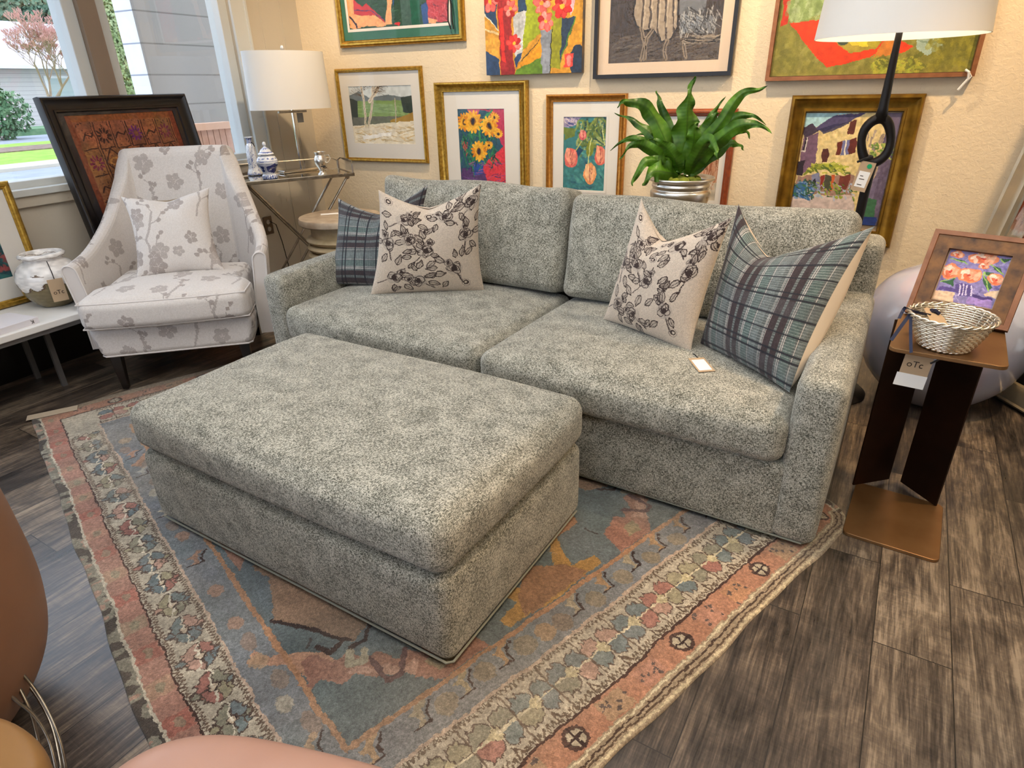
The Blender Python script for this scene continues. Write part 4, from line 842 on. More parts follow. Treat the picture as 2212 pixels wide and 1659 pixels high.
    # salmon outer band and selvedge
    for (x0, x1, y0, y1) in ((.045, Lu-.045, .034, .098), (.045, Lu-.045, Lv-.098, Lv-.034), (.045, .122, .034, Lv-.034), (Lu-.122, Lu-.045, .034, Lv-.034)): a.rect(x0, x1, y0, y1, '#b07658' if x1-x0 < .2 else '#b27a66')
    for y in (.066, Lv-.066):
        for x in np.arange(.2, Lu-.1, .135): a.rect(x-.03, x+.03, y-.03, y+.03, random.choice(['#b98f6e', '#c48d70', '#a89072', '#b05e4c']), .75); a.ell(x, y, .02, .012, '#8a8a6c', a=.6)
    for x in (.085, Lu-.085):
        for y in np.arange(.2, Lv-.1, .135):
            if int(y*10) % 2: a.ell(x, y, .022, .026, '#b3a488'); a.ell(x, y, .03, .034, DK, ring=.3, a=.8); a.line([(x-.03, y), (x+.03, y)], .006, DK); a.line([(x, y-.03), (x, y+.03)], .006, DK)
            else: a.rect(x-.03, x+.03, y-.04, y+.04, random.choice(['#a8906a', '#c28a5c', '#b98068']), .6); [a.ell(x+random.uniform(-.03, .03), y+random.uniform(-.04, .04), .005, .005, '#5a4a44') for _ in range(8)]
    a.line([(.126, .10), (Lu-.126, .10), (Lu-.126, Lv-.10), (.126, Lv-.10), (.126, .10)], .007, '#40241c')
    for x in (0, Lu-.05): a.rect(x, x+.05, 0, Lv, '#a08a6c')
    for y0_ in (0, Lv-.034): a.rect(0, Lu, y0_, y0_+.034, '#8a8572')
    n = vnoise(a.ny, a.nx, 60, 110); edge = (a.Y < .028) | (a.Y > Lv-.028); m = (edge & (n > .55))[..., None]; a.im = np.where(m, hx('#4a4038'), a.im); m = (edge & (n < .25))[..., None]; a.im = np.where(m, hx('#b58a74'), a.im)
    a.line([(0, .031), (Lu, .031)], .006, '#cbbfa6'); a.line([(0, Lv-.031), (Lu, Lv-.031)], .006, '#cbbfa6'); a.line([(.03, 0), (.03, Lv)], .007, '#4a3426'); a.line([(.042, 0), (.042, Lv)], .005, '#d0c09a'); a.line([(.006, 0), (.006, Lv)], .007, '#c8b48c'); a.line([(.018, 0), (.018, Lv)], .006, '#5a4430')
    a.warp(.004, .06).warp(.0035, .010)
    # abrash: slow colour change of the wool along u, and worn knots
    ab = np.interp(a.X[0], np.linspace(0, Lu, 30), np.random.default_rng(5).uniform(.9, 1.1, 30)); a.im *= ab[None, :, None]
    fade = np.clip(vnoise(a.ny, a.nx, 8, 12, 33)*1.3-.35, 0, 1)[..., None]*.42; a.im = a.im*(1-fade)+hx('#a89a84')*fade; g_ = a.im.mean(2, keepdims=True); a.im = a.im*.84+g_*.16; a.im = a.im*.82+.04
    a.mottle(.10, .006).mottle(.06, .03).grain(.10); a.im = np.clip(a.im, 0, 1)
    v = np.array([-u[1], u[0]]); v = v if v[1] > 0 else -v
    wob = lambda s, k: .004*np.sin(s*9+k)+.002*np.sin(s*23+2*k)
    def pos(U, W):
        x = U*Lu; y = W*Lv; ex = np.minimum(x, Lu-x); ey = np.minimum(y, Lv-y)
        x2 = x+np.where(x < Lu/2, 1, -1)*wob(y, 1)*np.exp(-ex/.1); y2 = y+np.where(y < Lv/2, 1, -1)*wob(x, 2)*np.exp(-ey/.1)
        rc = .14                                                   # rounded far-right corner
        cxr, cyr = rc, Lv-rc; inr = (x2 < rc) & (y2 > cyr); d = np.hypot(x2-cxr, y2-cyr); mx = np.maximum(np.abs(x2-cxr), np.abs(y2-cyr)); k = np.where(inr & (d > 1e-6), mx/np.maximum(d, 1e-6), 1)
        x2 = np.where(inr, cxr+(x2-cxr)*k, x2); y2 = np.where(inr, cyr+(y2-cyr)*k, y2)
        z = .007+.0012*np.sin(x*7)*np.sin(y*5); z = np.where((ex < 1e-4) | (ey < 1e-4), .0008, z)
        return np.stack([N[0]+x2*u[0]+y2*v[0], N[1]+x2*u[1]+y2*v[1], z], 1)
    if u[0]*v[1]-u[1]*v[0] < 0: flip = True
    else: flip = False
    V, F, uv, col = grid(a.nx, a.ny, pos, a)
    if flip: F = F[:, ::-1]
    o = meshobj('area_rug', V, F, M_rug, col=col); tag(o, 'worn oriental wool rug in salmon, cream and slate blue under the ottoman', 'rug')
    # paper label lying on the far corner
    c = (G(70, 900, .012)+G(155, 882, .012))/2; d = G(155, 882, .012)-G(70, 900, .012)
    lb = mesh('rug_label', box(-.10, .10, -.028, .028, 0, .0012), plain('tan_label_card', '#b8a892', .8), loc=(c[0], c[1], .0096), rot=(0, 0, math.atan2(d[1], d[0]))); tag(lb, 'long narrow paper label lying on the far left corner of the rug', 'label')
build_rug()

# ------------------------------------------------------------------ sofa
SW, SD, AT, AH = 2.46, 1.06, .135, .60
SY = math.radians(-6.0); SO = V3(.162, 1.765, 0)
def sl(x, y, z=0.):                                                # sofa-local (x: 0 = outer right side, negative to the left) -> world
    return V3(SO[0]+x*math.cos(SY)-y*math.sin(SY), SO[1]+x*math.sin(SY)+y*math.cos(SY), z)
sofa = empty('sofa', sl(-SW/2, SD/2), SY, 'long sage green chenille two-cushion sofa facing the ottoman', 'sofa')
def sp(name, x0, x1, y0, y1, z0, z1, r, par=sofa, **k):
    return soft(name, (x1-x0, y1-y0, z1-z0), r, M_chen, par, loc=((x0+x1)/2+SW/2, (y0+y1)/2-SD/2, (z0+z1)/2), **k)
sp('base', -SW+AT-.02, -AT+.02, .004, SD-.12, .022, .295, .02, crown={(1, -1): .006})
sp('back_frame', -SW+.01, -.01, SD-.19, SD, .022, .80, .04, crown={(2, 1): .008})
def armfn(Q, un): Q[:, 2] += np.where(un[:, 2] > .5, -.004+.012*(un[:, 1]), 0); return Q
for x0 in (-SW, -AT): sp('arm', x0, x0+AT, 0, SD-.16, .022, AH, .035, crown={(2, 1): .012, (0, 1): .006, (0, -1): .006}, fn=armfn)
mid = -SW/2-.005
sp('seat_cushion', -SW+AT-.003, mid-.002, -.018, .80, .292, .452, .045, crown={(2, 1): .035, (1, -1): .014})
sp('seat_cushion', mid+.002, -AT+.003, -.03, .80, .292, .455, .048, crown={(2, 1): .04, (1, -1): .016})
def backcush(x0, x1, z0, z1, y0, th, tilt, seed):
    R = random.Random(seed)
    def fn(Q, un):
        Q[:, 2] += np.where(un[:, 2] > 0, 1, 0)*(.006*np.sin(un[:, 0]*5+seed)+.012*np.abs(un[:, 0])**6); Q[:, 1] += .006*np.sin(un[:, 0]*7+un[:, 2]*4+seed); return Q
    o = sp('back_cushion', x0, x1, y0, y0+th, z0, z1, .045, crown={(1, -1): .045, (2, 1): .008, (1, 1): .02}, fn=fn); o.rotation_euler = (math.radians(-tilt), 0, 0); return o
backcush(-SW+AT-.01, mid-.012, .46, .925, .70, .20, 12, 1); backcush(mid+.008, -AT+.035, .46, .905, .68, .21, 13, 4)
def loopt(pts, r=.005): return tube(pts, r, 6)
mesh('piping', join(loopt([(SW/2-.008, SD/2-.1, .028), (SW/2-.008, -SD/2+.04, .028), (SW/2-.035, -SD/2+.009, .028), (0, -SD/2+.010, .028), (-SW/2+.035, -SD/2+.009, .028), (-SW/2+.008, -SD/2+.04, .028)], .0035)), M_pipe, sofa)
for x in (-SW/2+.1, SW/2-.1):
    for y in (-SD/2+.1, SD/2-.1): mesh('leg', box(x-.03, x+.03, y-.03, y+.03, .0085, .03), M_ebony, sofa)

# ------------------------------------------------------------------ ottoman
oa, ob = G(975, 1450, .012), G(1255, 1103, .012); ol = G(350, 1117, .012)
OYAW = math.radians(-5.6); ux = V3(math.cos(OYAW), math.sin(OYAW), 0); uy = V3(-math.sin(OYAW), math.cos(OYAW), 0)
OL = float((oa-ol)@ux); OD = float((ob-oa)@uy); oc = oa-ux*OL/2+uy*OD/2
ott = empty('ottoman', (oc[0], oc[1], .008), OYAW, 'large sage green chenille storage ottoman on the rug', 'ottoman')
soft('base', (OL, OD, .272), .034, M_chen, ott, loc=(0, 0, .014+.136), crown={(1, -1): .008, (0, 1): .008, (2, 1): -.01})
def ofn(Q, un): Q[:, 2] += .004*np.sin(un[:, 0]*4)*np.sin(un[:, 1]*3); return Q
soft('cushion', (OL+.012, OD+.012, .16), .048, M_chen, ott, loc=(0, 0, .294+.08), crown={(2, 1): .035, (1, -1): .014, (0, 1): .014, (0, -1): .014}, step=.03, fn=ofn)
mesh('piping', tube([(-OL/2+.03, -OD/2+.003, .021), (OL/2-.016, -OD/2+.003, .021), (OL/2-.003, -OD/2+.016, .021), (OL/2-.003, OD/2-.03, .021)], .0035, 6), M_pipe, ott)
for x in (-OL/2+.09, OL/2-.09):
    for y in (-OD/2+.09, OD/2-.09): mesh('leg', box(x-.03, x+.03, y-.03, y+.03, .0005, .02), M_ebony, ott)

# ------------------------------------------------------------------ scatter cushions
def plaid(w, h, res=420, swap=False):
    a = Art(w, h, res, '#545a59'); X, Y = (a.Y, a.X) if swap else (a.X, a.Y)
    def band(m, c, al): a.im = a.im*(1-al*m[..., None])+hx(c)*al*m[..., None]
    per = .20
    def st(c0, wd, T): q = np.mod(T-c0+wd/2, per); return (q < wd).astype(float)
    for c0, wd, c, al in ((.02, .03, '#382d30', .88), (.062, .026, '#382d30', .88), (.115, .035, '#51625f', .8), (.16, .035, '#6b7474', .6)): band(st(c0, wd, Y), c, al)
    for k in range(3): band(st(.086+k*.006, .0022, Y), '#d8ccc4', .8); band(st(-.006+k*.006+.2, .0022, Y), '#d8ccc4', .6)
    band(st(.14, .003, Y), '#d8ccc4', .7)
    pin = (np.mod(X, .0095) < .0036).astype(float); band(pin*(1-np.clip(st(.02, .03, Y)+st(.062, .026, Y), 0, 1)), '#b4b8b4', .36)
    band(st(.05, .055, X), '#5b5f62', .28); 
    for c0, wd in ((.02, .008), (.085, .007), (.105, .007), (.165, .006)): band(st(c0, wd, X), '#26272e', .9)
    return a.mottle(.07, .01).grain(.09)
def floral(w, h, seed, res=480):
    R = random.Random(seed); a = Art(w, h, res, '#c9b9a7'); a.mottle(.04, .004); D, Gy = '#3c2f2c', '#7d716a'
    def leaf(x, y, t, L=.034, hatch=True):
        P = [(x+L*p*math.cos(t)-L*q*math.sin(t), y+L*p*math.sin(t)+L*q*math.cos(t)) for p, q in ((0, 0), (.25, .24), (.55, .27), (.85, .12), (1.05, 0), (.8, -.16), (.5, -.27), (.2, -.2), (0, 0))]
        a.poly(P, '#a7998b', .6); a.line(P, .0042, D); a.line([(x, y), (x+L*.9*math.cos(t), y+L*.9*math.sin(t))], .0024, D)
    def rose(x, y, r):
        a.ell(x, y, r, r*.9, '#b3a597', a=.8)
        for k in range(6):
            t = R.uniform(0, 6.3); a.ell(x+math.cos(t)*r*.35, y+math.sin(t)*r*.3, r*R.uniform(.45, .75), r*R.uniform(.35, .6), D, t, ring=.16)
        a.ell(x, y, r*.3, r*.26, D)
    def small(x, y):
        a.ell(x, y, .02, .018, Gy, ring=.14, a=.8); a.ell(x, y, .013, .011, D, ring=.5)
    for cx, cy, t0 in ((.13*w/.5, .40, .6), (.33*w/.5, .42, 2.3), (.24*w/.5, .24, .9), (.10*w/.5, .10, .4), (.37*w/.5, .14, 2.), (.43*w/.5, .30, 1.4), (.06*w/.5, .27, 1.8), (.21*w/.5, .08, 2.6), (.16*w/.5, .30, 2.2), (.46*w/.5, .44, .8)):
        cx = min(max(cx, .03), w-.03); Z = 1.45; pts = [(cx-.085*math.cos(t0), cy-.085*math.sin(t0)), (cx, cy), (cx+.07*math.cos(t0+.4), cy+.07*math.sin(t0+.4))]
        a.line(pts, .0055, D, .9); a.line([(x+.004, y+.003) for x, y in pts], .002, Gy); rose(cx, cy, .038); rose(cx+.045*math.cos(t0+.3), cy+.045*math.sin(t0+.3), .022)
        for k in range(7): t = t0+R.uniform(-2.9, 2.9); d = R.uniform(.03, .09); leaf(cx+d*math.cos(t), cy+d*math.sin(t), t+R.uniform(-.5, .5), R.uniform(.04, .054))
    for x, y in ((.24, .35), (.25, .44), (.42, .06), (.05, .47), (.44, .46)): small(x*w/.5, y)
    return a.warp(.003, .02, seed).grain(.05)
def blossoms(w=.62, h=.62, seed=3, res=340):
    R = random.Random(seed); a = Art(w, h, res, '#d3ccc6'); C, C2 = '#b1a8a2', '#a79d97'
    def wrap(fn):
        for dx in (-w, 0, w):
            for dy in (-h, 0, h): fn(dx, dy)
    def flower(x, y, r):
        c = R.choice([C, C2, C])
        for k in range(5): t = 2*PI*k/5+x*9; wrap(lambda dx, dy: a.ell(x+dx+math.cos(t)*r*.62, y+dy+math.sin(t)*r*.62, r*.40, r*.40, c, t))
        wrap(lambda dx, dy: a.ell(x+dx, y+dy, r*.42, r*.42, c)); [wrap(lambda dx, dy: a.line([(x+dx, y+dy), (x+dx+math.cos(2*PI*(k+.5)/5+x*9)*r*.5, y+dy+math.sin(2*PI*(k+.5)/5+x*9)*r*.5)], .0025, '#c9c1bb')) for k in range(5)]
    for x, y in ((.08, .02), (.38, .30)):
        P = [(x, y), (x+.03, y+.09), (x+.015, y+.17), (x+.05, y+.25), (x+.07, y+.33)]; wrap(lambda dx, dy: a.line([(p+dx, q+dy) for p, q in P], .012, C))
        for i in range(1, 5):
            p, q = P[i]; t = R.uniform(.2, 2.9); E = [(p, q), (p+.05*math.cos(t), q+.05*math.sin(t)), (p+.10*math.cos(t+.3), q+.10*math.sin(t+.3))]; wrap(lambda dx, dy: a.line([(e+dx, f+dy) for e, f in E], .006, C))
            for e, f in E[1:]+[(E[2][0]+.02, E[2][1]+.02)]: wrap(lambda dx, dy: a.ell(e+dx+.008, f+dy, .014, .011, C2, t))
    for x, y, r in ((.16, .12, .048), (.06, .30, .042), (.27, .40, .046), (.47, .10, .05), (.52, .34, .044), (.33, .18, .036), (.13, .50, .05), (.44, .52, .04), (.25, .57, .03), (.58, .55, .035)): flower(x, y, r)
    return a.warp(.004, .03, 2).grain(.02)
BL = blossoms()
def pillow(name, label, BLc, BRc, TRc, TLc, th, front, back, chop=.1, bow=.022, group=None, seed=1, asym=0., side=0.):
    BLc, BRc, TRc, TLc = [np.array(p, float) for p in (BLc, BRc, TRc, TLc)]; c0 = (BLc+BRc)/2
    nrm = np.cross(BRc-BLc, TLc-BLc); nrm /= np.linalg.norm(nrm); cen = (BLc+BRc+TRc+TLc)/4
    if nrm@(CAMP-cen) < 0: nrm = -nrm
    root = empty(name, c0, 0, label, 'cushion', group); upv = (TLc+TRc-BLc-BRc)/2; upn = upv/np.linalg.norm(upv); rtv = (BRc+TRc-BLc-TLc)/2; rtn = rtv/np.linalg.norm(rtv)
    def surf(sgn):
        def f(u, v):
            P = (1-u)[:, None]*((1-v)[:, None]*BLc+v[:, None]*TLc)+u[:, None]*((1-v)[:, None]*BRc+v[:, None]*TRc)
            a = 1-np.abs(2*u-1)**2.2; b = 1-np.abs(2*v-1)**2.2
            P = P-upn*(bow*.5*a*(2*v-1)*np.abs(2*v-1)**2)[:, None]-rtn*(bow*b*(2*u-1)*np.abs(2*u-1)**2)[:, None]
            cc = .5+asym; q = np.clip(1-np.abs((u-cc)/np.where(u > cc, 1-cc, cc))**1.25, 0, 1)*np.clip(v, 0, 1)**2.6
            P = P-upn*(chop*q)[:, None]; t = th*(np.clip(a*b, 0, 1)**.52)
            t = t*(1+.05*np.sin(u*9+seed)*np.sin(v*8+seed*2))-sgn*.0; dent = .35*th*np.exp(-((u-cc)/.13)**2)*v**3
            if sgn > 0: t = t-dent
            if sgn < 0: P = P+rtn*(side*np.clip(b, 0, 1)**.6*u**3*(1-u)**.5*2.4)[:, None]; t = t+side*np.clip(b, 0, 1)*u**2*(1-u)*2
            return P+nrm*(sgn*t*.5)[:, None]-c0
        return f
    for nm, sgn, art in (('front_cover', 1, front), ('back_cover', -1, back)):
        nx = 150 if sgn > 0 else 40
        if isinstance(art, Art):
            V, F, uv, col = grid(art.nx, art.ny, surf(sgn), art); F2 = F
            n_ = np.cross(V[F[len(F)//2, 1]]-V[F[len(F)//2, 0]], V[F[len(F)//2, 3]]-V[F[len(F)//2, 0]]); fl = (n_@nrm)*sgn < 0
            meshobj(nm, V, F[:, ::-1] if fl else F, M_print, root, True, col=col)
        else:
            V, F, uv, col = grid(nx, nx, surf(sgn), None, .5); meshobj(nm, V, F, art, root, True, uv=uv)
    e = np.linspace(0, 1, 40); f = surf(0)
    E = np.concatenate([f(e, e*0), f(e*0+1, e)[1:], f(1-e, e*0+1)[1:], f(e*0, 1-e)[1:-1]]); root['edge'] = 0; del root['edge']
    return root, E, nrm
ZS = .475
def up_at(px, y): return WYp(px[0], px[1], y)
plA = plaid(.5, .5)
a1, a2 = G(715, 612, .468), G(860, 622, .462)
p_, _, _ = pillow('throw_pillow', 'grey and teal plaid cushion in the left corner of the sofa behind a floral one', G(712, 614, .468), G(905, 628, .462), WYp(925, 398, 2.62), WYp(730, 428, 2.50), .15, plA, M_linen, .10, group=None, asym=.0, seed=2)
p_, E_, _ = pillow('throw_pillow', 'beige cushion with brown rose print on the left half of the sofa', G(800, 638, .475), G(1047, 630, .47), WYp(1040, 396, 2.42), WYp(817, 410, 2.28), .15, floral(.5, .5, 4), M_linen, .085, seed=3)
mesh('zip_tassel', join(uvsphere((-.245, -.02, .02), .009), tube([(-.245, -.02, .02), (-.275, -.03, .012), (-.29, -.025, .004)], .003, 5)), M_cord, p_)
p_, _, _ = pillow('throw_pillow', 'large grey teal plaid cushion with beige back against the right sofa arm', G(1512, 742, .49), G(1705, 848, .468), WYp(1890, 488, 2.22), WYp(1595, 440, 2.36), .19, plaid(.56, .56, 420, True), M_linen, .15, asym=-.12, seed=5, side=.06)
p_, E_, nn = pillow('throw_pillow', 'beige cushion with brown rose print leaning on the large plaid one', G(1303, 690, .488), G(1492, 764, .478), WYp(1583, 468, 2.13), WYp(1385, 428, 2.32), .16, floral(.5, .5, 9), M_linen, .12, asym=-.12, seed=4)
tp_ = G(1515, 788, .487); rp = np.array(p_.location)
tgo = mesh('price_tag', box(-.05, .05, -.028, .028, 0, .0012), M_kraft, p_, loc=tp_-rp, rot=(0, math.radians(4), math.radians(-58))); mesh('tag_sticker', box(-.035, .04, -.022, .022, .0013, .0018), M_paper, tgo)
q0 = G(1492, 764, .485)-rp; q1 = tp_-rp+V3(-.02, .045, .004); mesh('tag_string', join(tube([q0, (q0+q1)/2+V3(0, 0, .006), q1], .0018, 5), uvsphere(q0, .007, 8, 6)), M_cord, p_)

# ------------------------------------------------------------------ armchair
CY = math.radians(39.0); CO = V3(-2.735, 1.83, 0)                    # front centre on the floor
chair = empty('armchair', (CO[0]-math.sin(CY)*.36, CO[1]+math.cos(CY)*.36, .0085), CY, 'cream high-back armchair with pale grey blossom print by the window', 'armchair')
def Yl(y): return y-.36
def cl(x, y, z): return V3(CO[0]+x*math.cos(CY)-y*math.sin(CY), CO[1]+x*math.sin(CY)+y*math.cos(CY), z)
def csoft(name, x0, x1, y0, y1, z0, z1, r, **k):
    V, F, U = soft_box(x1-x0, y1-y0, z1-z0, r, .0055, k.get('crown', {}), fn=k.get('fn')); col = BL.sample(U.mean(1)+np.array(k.get('off', (0, 0))))
    return meshobj(name, V, F, M_print, chair, True, col=col, loc=((x0+x1)/2, Yl((y0+y1)/2), (z0+z1)/2))
def tap(Q, un): Q[:, 0] *= 1-.04*(1-un[:, 2])-.05*np.clip(un[:, 1], 0, 1); return Q
csoft('base', -.378, .378, .03, .72, .185, .335, .03, fn=tap, off=(.1, .2))
def tcush(Q, un):
    s = np.clip((un[:, 1]+.35)/.25, 0, 1); s = s*s*(3-2*s); Q[:, 0] *= 1-.14*s; Q[:, 1] -= .02*(1-un[:, 0]**2)*(un[:, 1] < 0); return Q
csoft('seat_cushion', -.378, .378, -.02, .58, .334, .484, .045, crown={(2, 1): .03, (1, -1): .01}, fn=tcush, off=(.3, .05))
def outline(w, y0, y1, z, n=14):
    pts = []
    for x in np.linspace(-w, w, n): pts.append((x, Yl(y0-.02*(1-(x/w)**2)), z))
    return pts
mesh('piping', join(tube([(-.372, Yl(.16), .466)]+outline(.368, -.010, 0, .470)+[(.372, Yl(.16), .466)], .004, 6), tube([(-.372, Yl(.16), .352)]+outline(.368, -.010, 0, .350)+[(.372, Yl(.16), .352)], .004, 6), tube([(-.335, Yl(.5), .19)]+[(-.345, Yl(.05), .192), (-.33, Yl(.036), .190), (.33, Yl(.036), .190), (.345, Yl(.05), .192), (.335, Yl(.5), .19)], .0045, 6)), plain('cream_piping', '#d6cfca', .85), chair)
# shell: arms sweeping up into the back
def shell():
    path = [(-.397, .17), (-.39, .38), (-.37, .52), (-.335, .63), (-.295, .70), (-.262, .745), (-.22, .762), (0, .775), (.22, .762), (.262, .745), (.295, .70), (.335, .63), (.375, .52), (.40, .38), (.41, .17)]
    hts = [.615, .63, .675, .77, .93, 1.06, 1.078, 1.078, 1.078, 1.06, .93, .77, .675, .63, .615]
    pp = smoothprof([(*p, h) for p, h in zip(path, hts)], 16); n = len(pp); T = np.gradient(pp[:, :2], axis=0); T /= np.linalg.norm(T, axis=1)[:, None]; Nn = np.stack([-T[:, 1], T[:, 0]], 1)
    cen = np.array([0, .4]); Nn *= np.sign(((pp[:, :2]-cen)*Nn).sum(1))[:, None]                          # outward
    ns = 44; sec = []
    for i in range(n):
        h = pp[i, 2]; z0 = .19; isb = np.clip((h-.66)/.3, 0, 1); th = .062+.03*isb; fl = .055*(1-isb)+.055*isb; row = []
        L1 = np.linspace(0, 1, 20); 
        for s in L1: row.append((-th/2+(-.0), z0+(h-th/2-z0)*s, s))
        for k in range(1, 8): a_ = PI-PI*k/8; row.append((th/2*math.cos(a_), h-th/2+th/2*math.sin(a_), 1.))
        for s in L1[::-1]: row.append((th/2, z0+(h-th/2-z0)*s, s))
        out = []
        for d, z, s in row:
            lean = (.0+fl*max(0, (z-.35)/.5)); back = .10*isb*max(0, (z-.45)/.6)
            x, y = pp[i, :2]+Nn[i]*(d+lean*(1-isb*.9)+.0); y += back; out.append((x, Yl(y), z))
        sec.append(out)
    V = np.array(sec); m = V.shape[1]; idx = np.arange(n*m).reshape(n, m); F = np.stack([idx[:-1, :-1], idx[1:, :-1], idx[1:, 1:], idx[:-1, 1:]], -1).reshape(-1, 4)
    V = V.reshape(-1, 3)
    arc = np.concatenate([[0], np.cumsum(np.linalg.norm(np.diff(pp[:, :2], axis=0), axis=1))]); vl = np.concatenate([np.linspace(0, .7, 20), .7+np.linspace(.01, .08, 7), .78+np.linspace(0, .7, 20)])
    return V, F, arc, vl, n, m
V, F, arc, vl, n_, m_ = shell()
# refine for crisp print: bilinear subdivision of the section grid
def refine(V, n, m, k):
    g = V.reshape(n, m, 3); A = np.linspace(0, n-1, (n-1)*k+1); B = np.linspace(0, m-1, (m-1)*9+1)
    def ip(g, t, ax):
        i = np.minimum(t.astype(int), g.shape[ax]-2); f = (t-i); g0 = np.take(g, i, ax); g1 = np.take(g, i+1, ax); sh = [1, 1, 1]; sh[ax] = -1; f = f.reshape(sh); return g0*(1-f)+g1*f
    return ip(ip(g, A, 0), B, 1), A, B
g2, A2, B2 = refine(V, n_, m_, 3); n2, m2 = g2.shape[:2]; idx = np.arange(n2*m2).reshape(n2, m2); F2 = np.stack([idx[:-1, :-1], idx[1:, :-1], idx[1:, 1:], idx[:-1, 1:]], -1).reshape(-1, 4)
zz_ = g2[..., 2]; ar2 = np.interp(A2, np.arange(n_), arc)[:, None]+0*zz_; inner = (B2 < m_/2)[None, :]
uvp = np.stack([ar2, np.where(inner, zz_, zz_+.31)], -1).reshape(-1, 2); col = BL.sample(uvp[F2].mean(1)+np.array([.05, .12]))
meshobj('arm_and_back_shell', g2.reshape(-1, 3), F2[:, ::-1], M_print, chair, True, col=col)
for e, s_ in ((0, -1), (-1, 1)):
    P = V.reshape(n_, m_, 3)[e]; c = P.mean(0); k = len(P); Vc = np.concatenate([P, P+V3(0, -.004, 0)]); 
    P2 = P+V3(0, -.002, 0); Fc = []
    h = k//2
    for i in range(h): Fc.append((i, i+1, k-2-i, k-1-i) if i+1 < k-2-i else (i, i+1, k-1-i))
    colc = BL.sample(np.array([[.3+s_*.1+P2[list(f)].mean(0)[0], P2[list(f)].mean(0)[2]] for f in Fc]))
    o = meshobj('arm_front_panel', P2, [list(f) for f in Fc], plain('cream_cotton', '#d0c8c2', .9, sheen=.2), chair)
    mesh('piping', tube(P2, .0045, 6), MATS['cream_piping'], chair)
for x, y, dy in ((-.30, .075, 0), (.30, .075, 0), (-.26, .64, .05), (.26, .64, .05)):
    s1 = .026; s0 = .014; b = [(x-s0, Yl(y+dy)-s0, .0), (x+s0, Yl(y+dy)-s0, .0), (x+s0, Yl(y+dy)+s0, .0), (x-s0, Yl(y+dy)+s0, .0)]; t = [(x-s1, Yl(y)-s1, .2), (x+s1, Yl(y)-s1, .2), (x+s1, Yl(y)+s1, .2), (x-s1, Yl(y)+s1, .2)]
    mesh('leg', hexa(b, t), M_ebony, chair, bev=.003)
BLp = Art(.46, .46, 330, '#ffffff'); BLp.im = blossoms(.46, .46, 8, 330).im
pillow('throw_pillow', 'cream blossom print square cushion sitting in the armchair', cl(-.19, .30, .505), cl(.23, .33, .505), cl(.205, .52, .905), cl(-.215, .49, .885), .15, BLp, M_linen, .03, bow=.03, seed=6)

# ------------------------------------------------------------------ metal tray table in the corner
ZK = .845
k0, k1 = G(523, 395, ZK), G(766, 374, ZK); kd = k1-k0; KL = float(np.hypot(kd[0], kd[1])); KY = math.atan2(kd[1], kd[0]); kx = kd/np.linalg.norm(kd); ky = V3(-kx[1], kx[0], 0); KD = .36
kc = (k0+k1)/2+ky*KD/2
ct = empty('tray_table', (kc[0], kc[1], 0), KY, 'mirrored metal tray table on crossed legs in the corner of the room', 'table')
hl, hd = KL/2, KD/2; M_nick = plain('aged_nickel', '#8e867a', .3, .95, var='#b3aa9c', vs=30)
mesh('tray_rim', join(*[box(*q) for q in ((-hl, hl, -hd, -hd+.014, ZK-.018, ZK+.004), (-hl, hl, hd-.014, hd, ZK-.018, ZK+.004), (-hl, -hl+.014, -hd, hd, ZK-.018, ZK+.004), (hl-.014, hl, -hd, hd, ZK-.018, ZK+.004))]), M_nick, ct, bev=.003)
mesh('mirror_top', box(-hl+.012, hl-.012, -hd+.012, hd-.012, ZK-.006, ZK), M_mirror, ct)
rz_ = .075
mesh('gallery_rail', join(tube([(-hl+.01, hd-.01, ZK), (-hl+.01, hd-.01, ZK+rz_-.02), (-hl+.05, hd-.01, ZK+rz_), (hl-.05, hd-.01, ZK+rz_), (hl-.01, hd-.01, ZK+rz_-.02), (hl-.01, hd-.01, ZK)], .004, 6),
     *[tube([(x, hd-.01, ZK), (x, hd-.01, ZK+rz_)], .0035, 6) for x in (-.12, .12)]), M_nick, ct)
for s in (-1, 1):
    mesh('handle', join(tube([(s*(hl-.005), -hd+.02, ZK), (s*(hl-.005), -hd+.02, ZK+rz_-.015), (s*(hl+.004), -hd+.05, ZK+rz_), (s*(hl+.004), hd-.05, ZK+rz_), (s*(hl-.005), hd-.02, ZK+rz_-.015), (s*(hl-.005), hd-.02, ZK)], .0045, 6), tube([(s*(hl+.004), -.06, ZK+rz_), (s*(hl+.004), .06, ZK+rz_)], .0085, 8)), M_nick, ct)
for y, o_ in ((-hd+.03, .0), (hd-.03, .0)):
    for s in (-1, 1):
        mesh('leg', join(tube([(s*(hl-.04), y+s*.009, ZK-.02), (-s*(hl-.06), y+s*.009, .008)], .008, 8), uvsphere((s*(hl-.04), y+s*.009, ZK-.022), .016, 10, 8)), M_nick, ct)
for s in (-1, 1): mesh('stretcher', tube([(s*(hl-.07), -hd+.03, .045), (s*(hl-.07), hd-.03, .045)], .006, 6), M_nick, ct)
def onk(px, py, z=ZK): return G(px, py, z+.001)
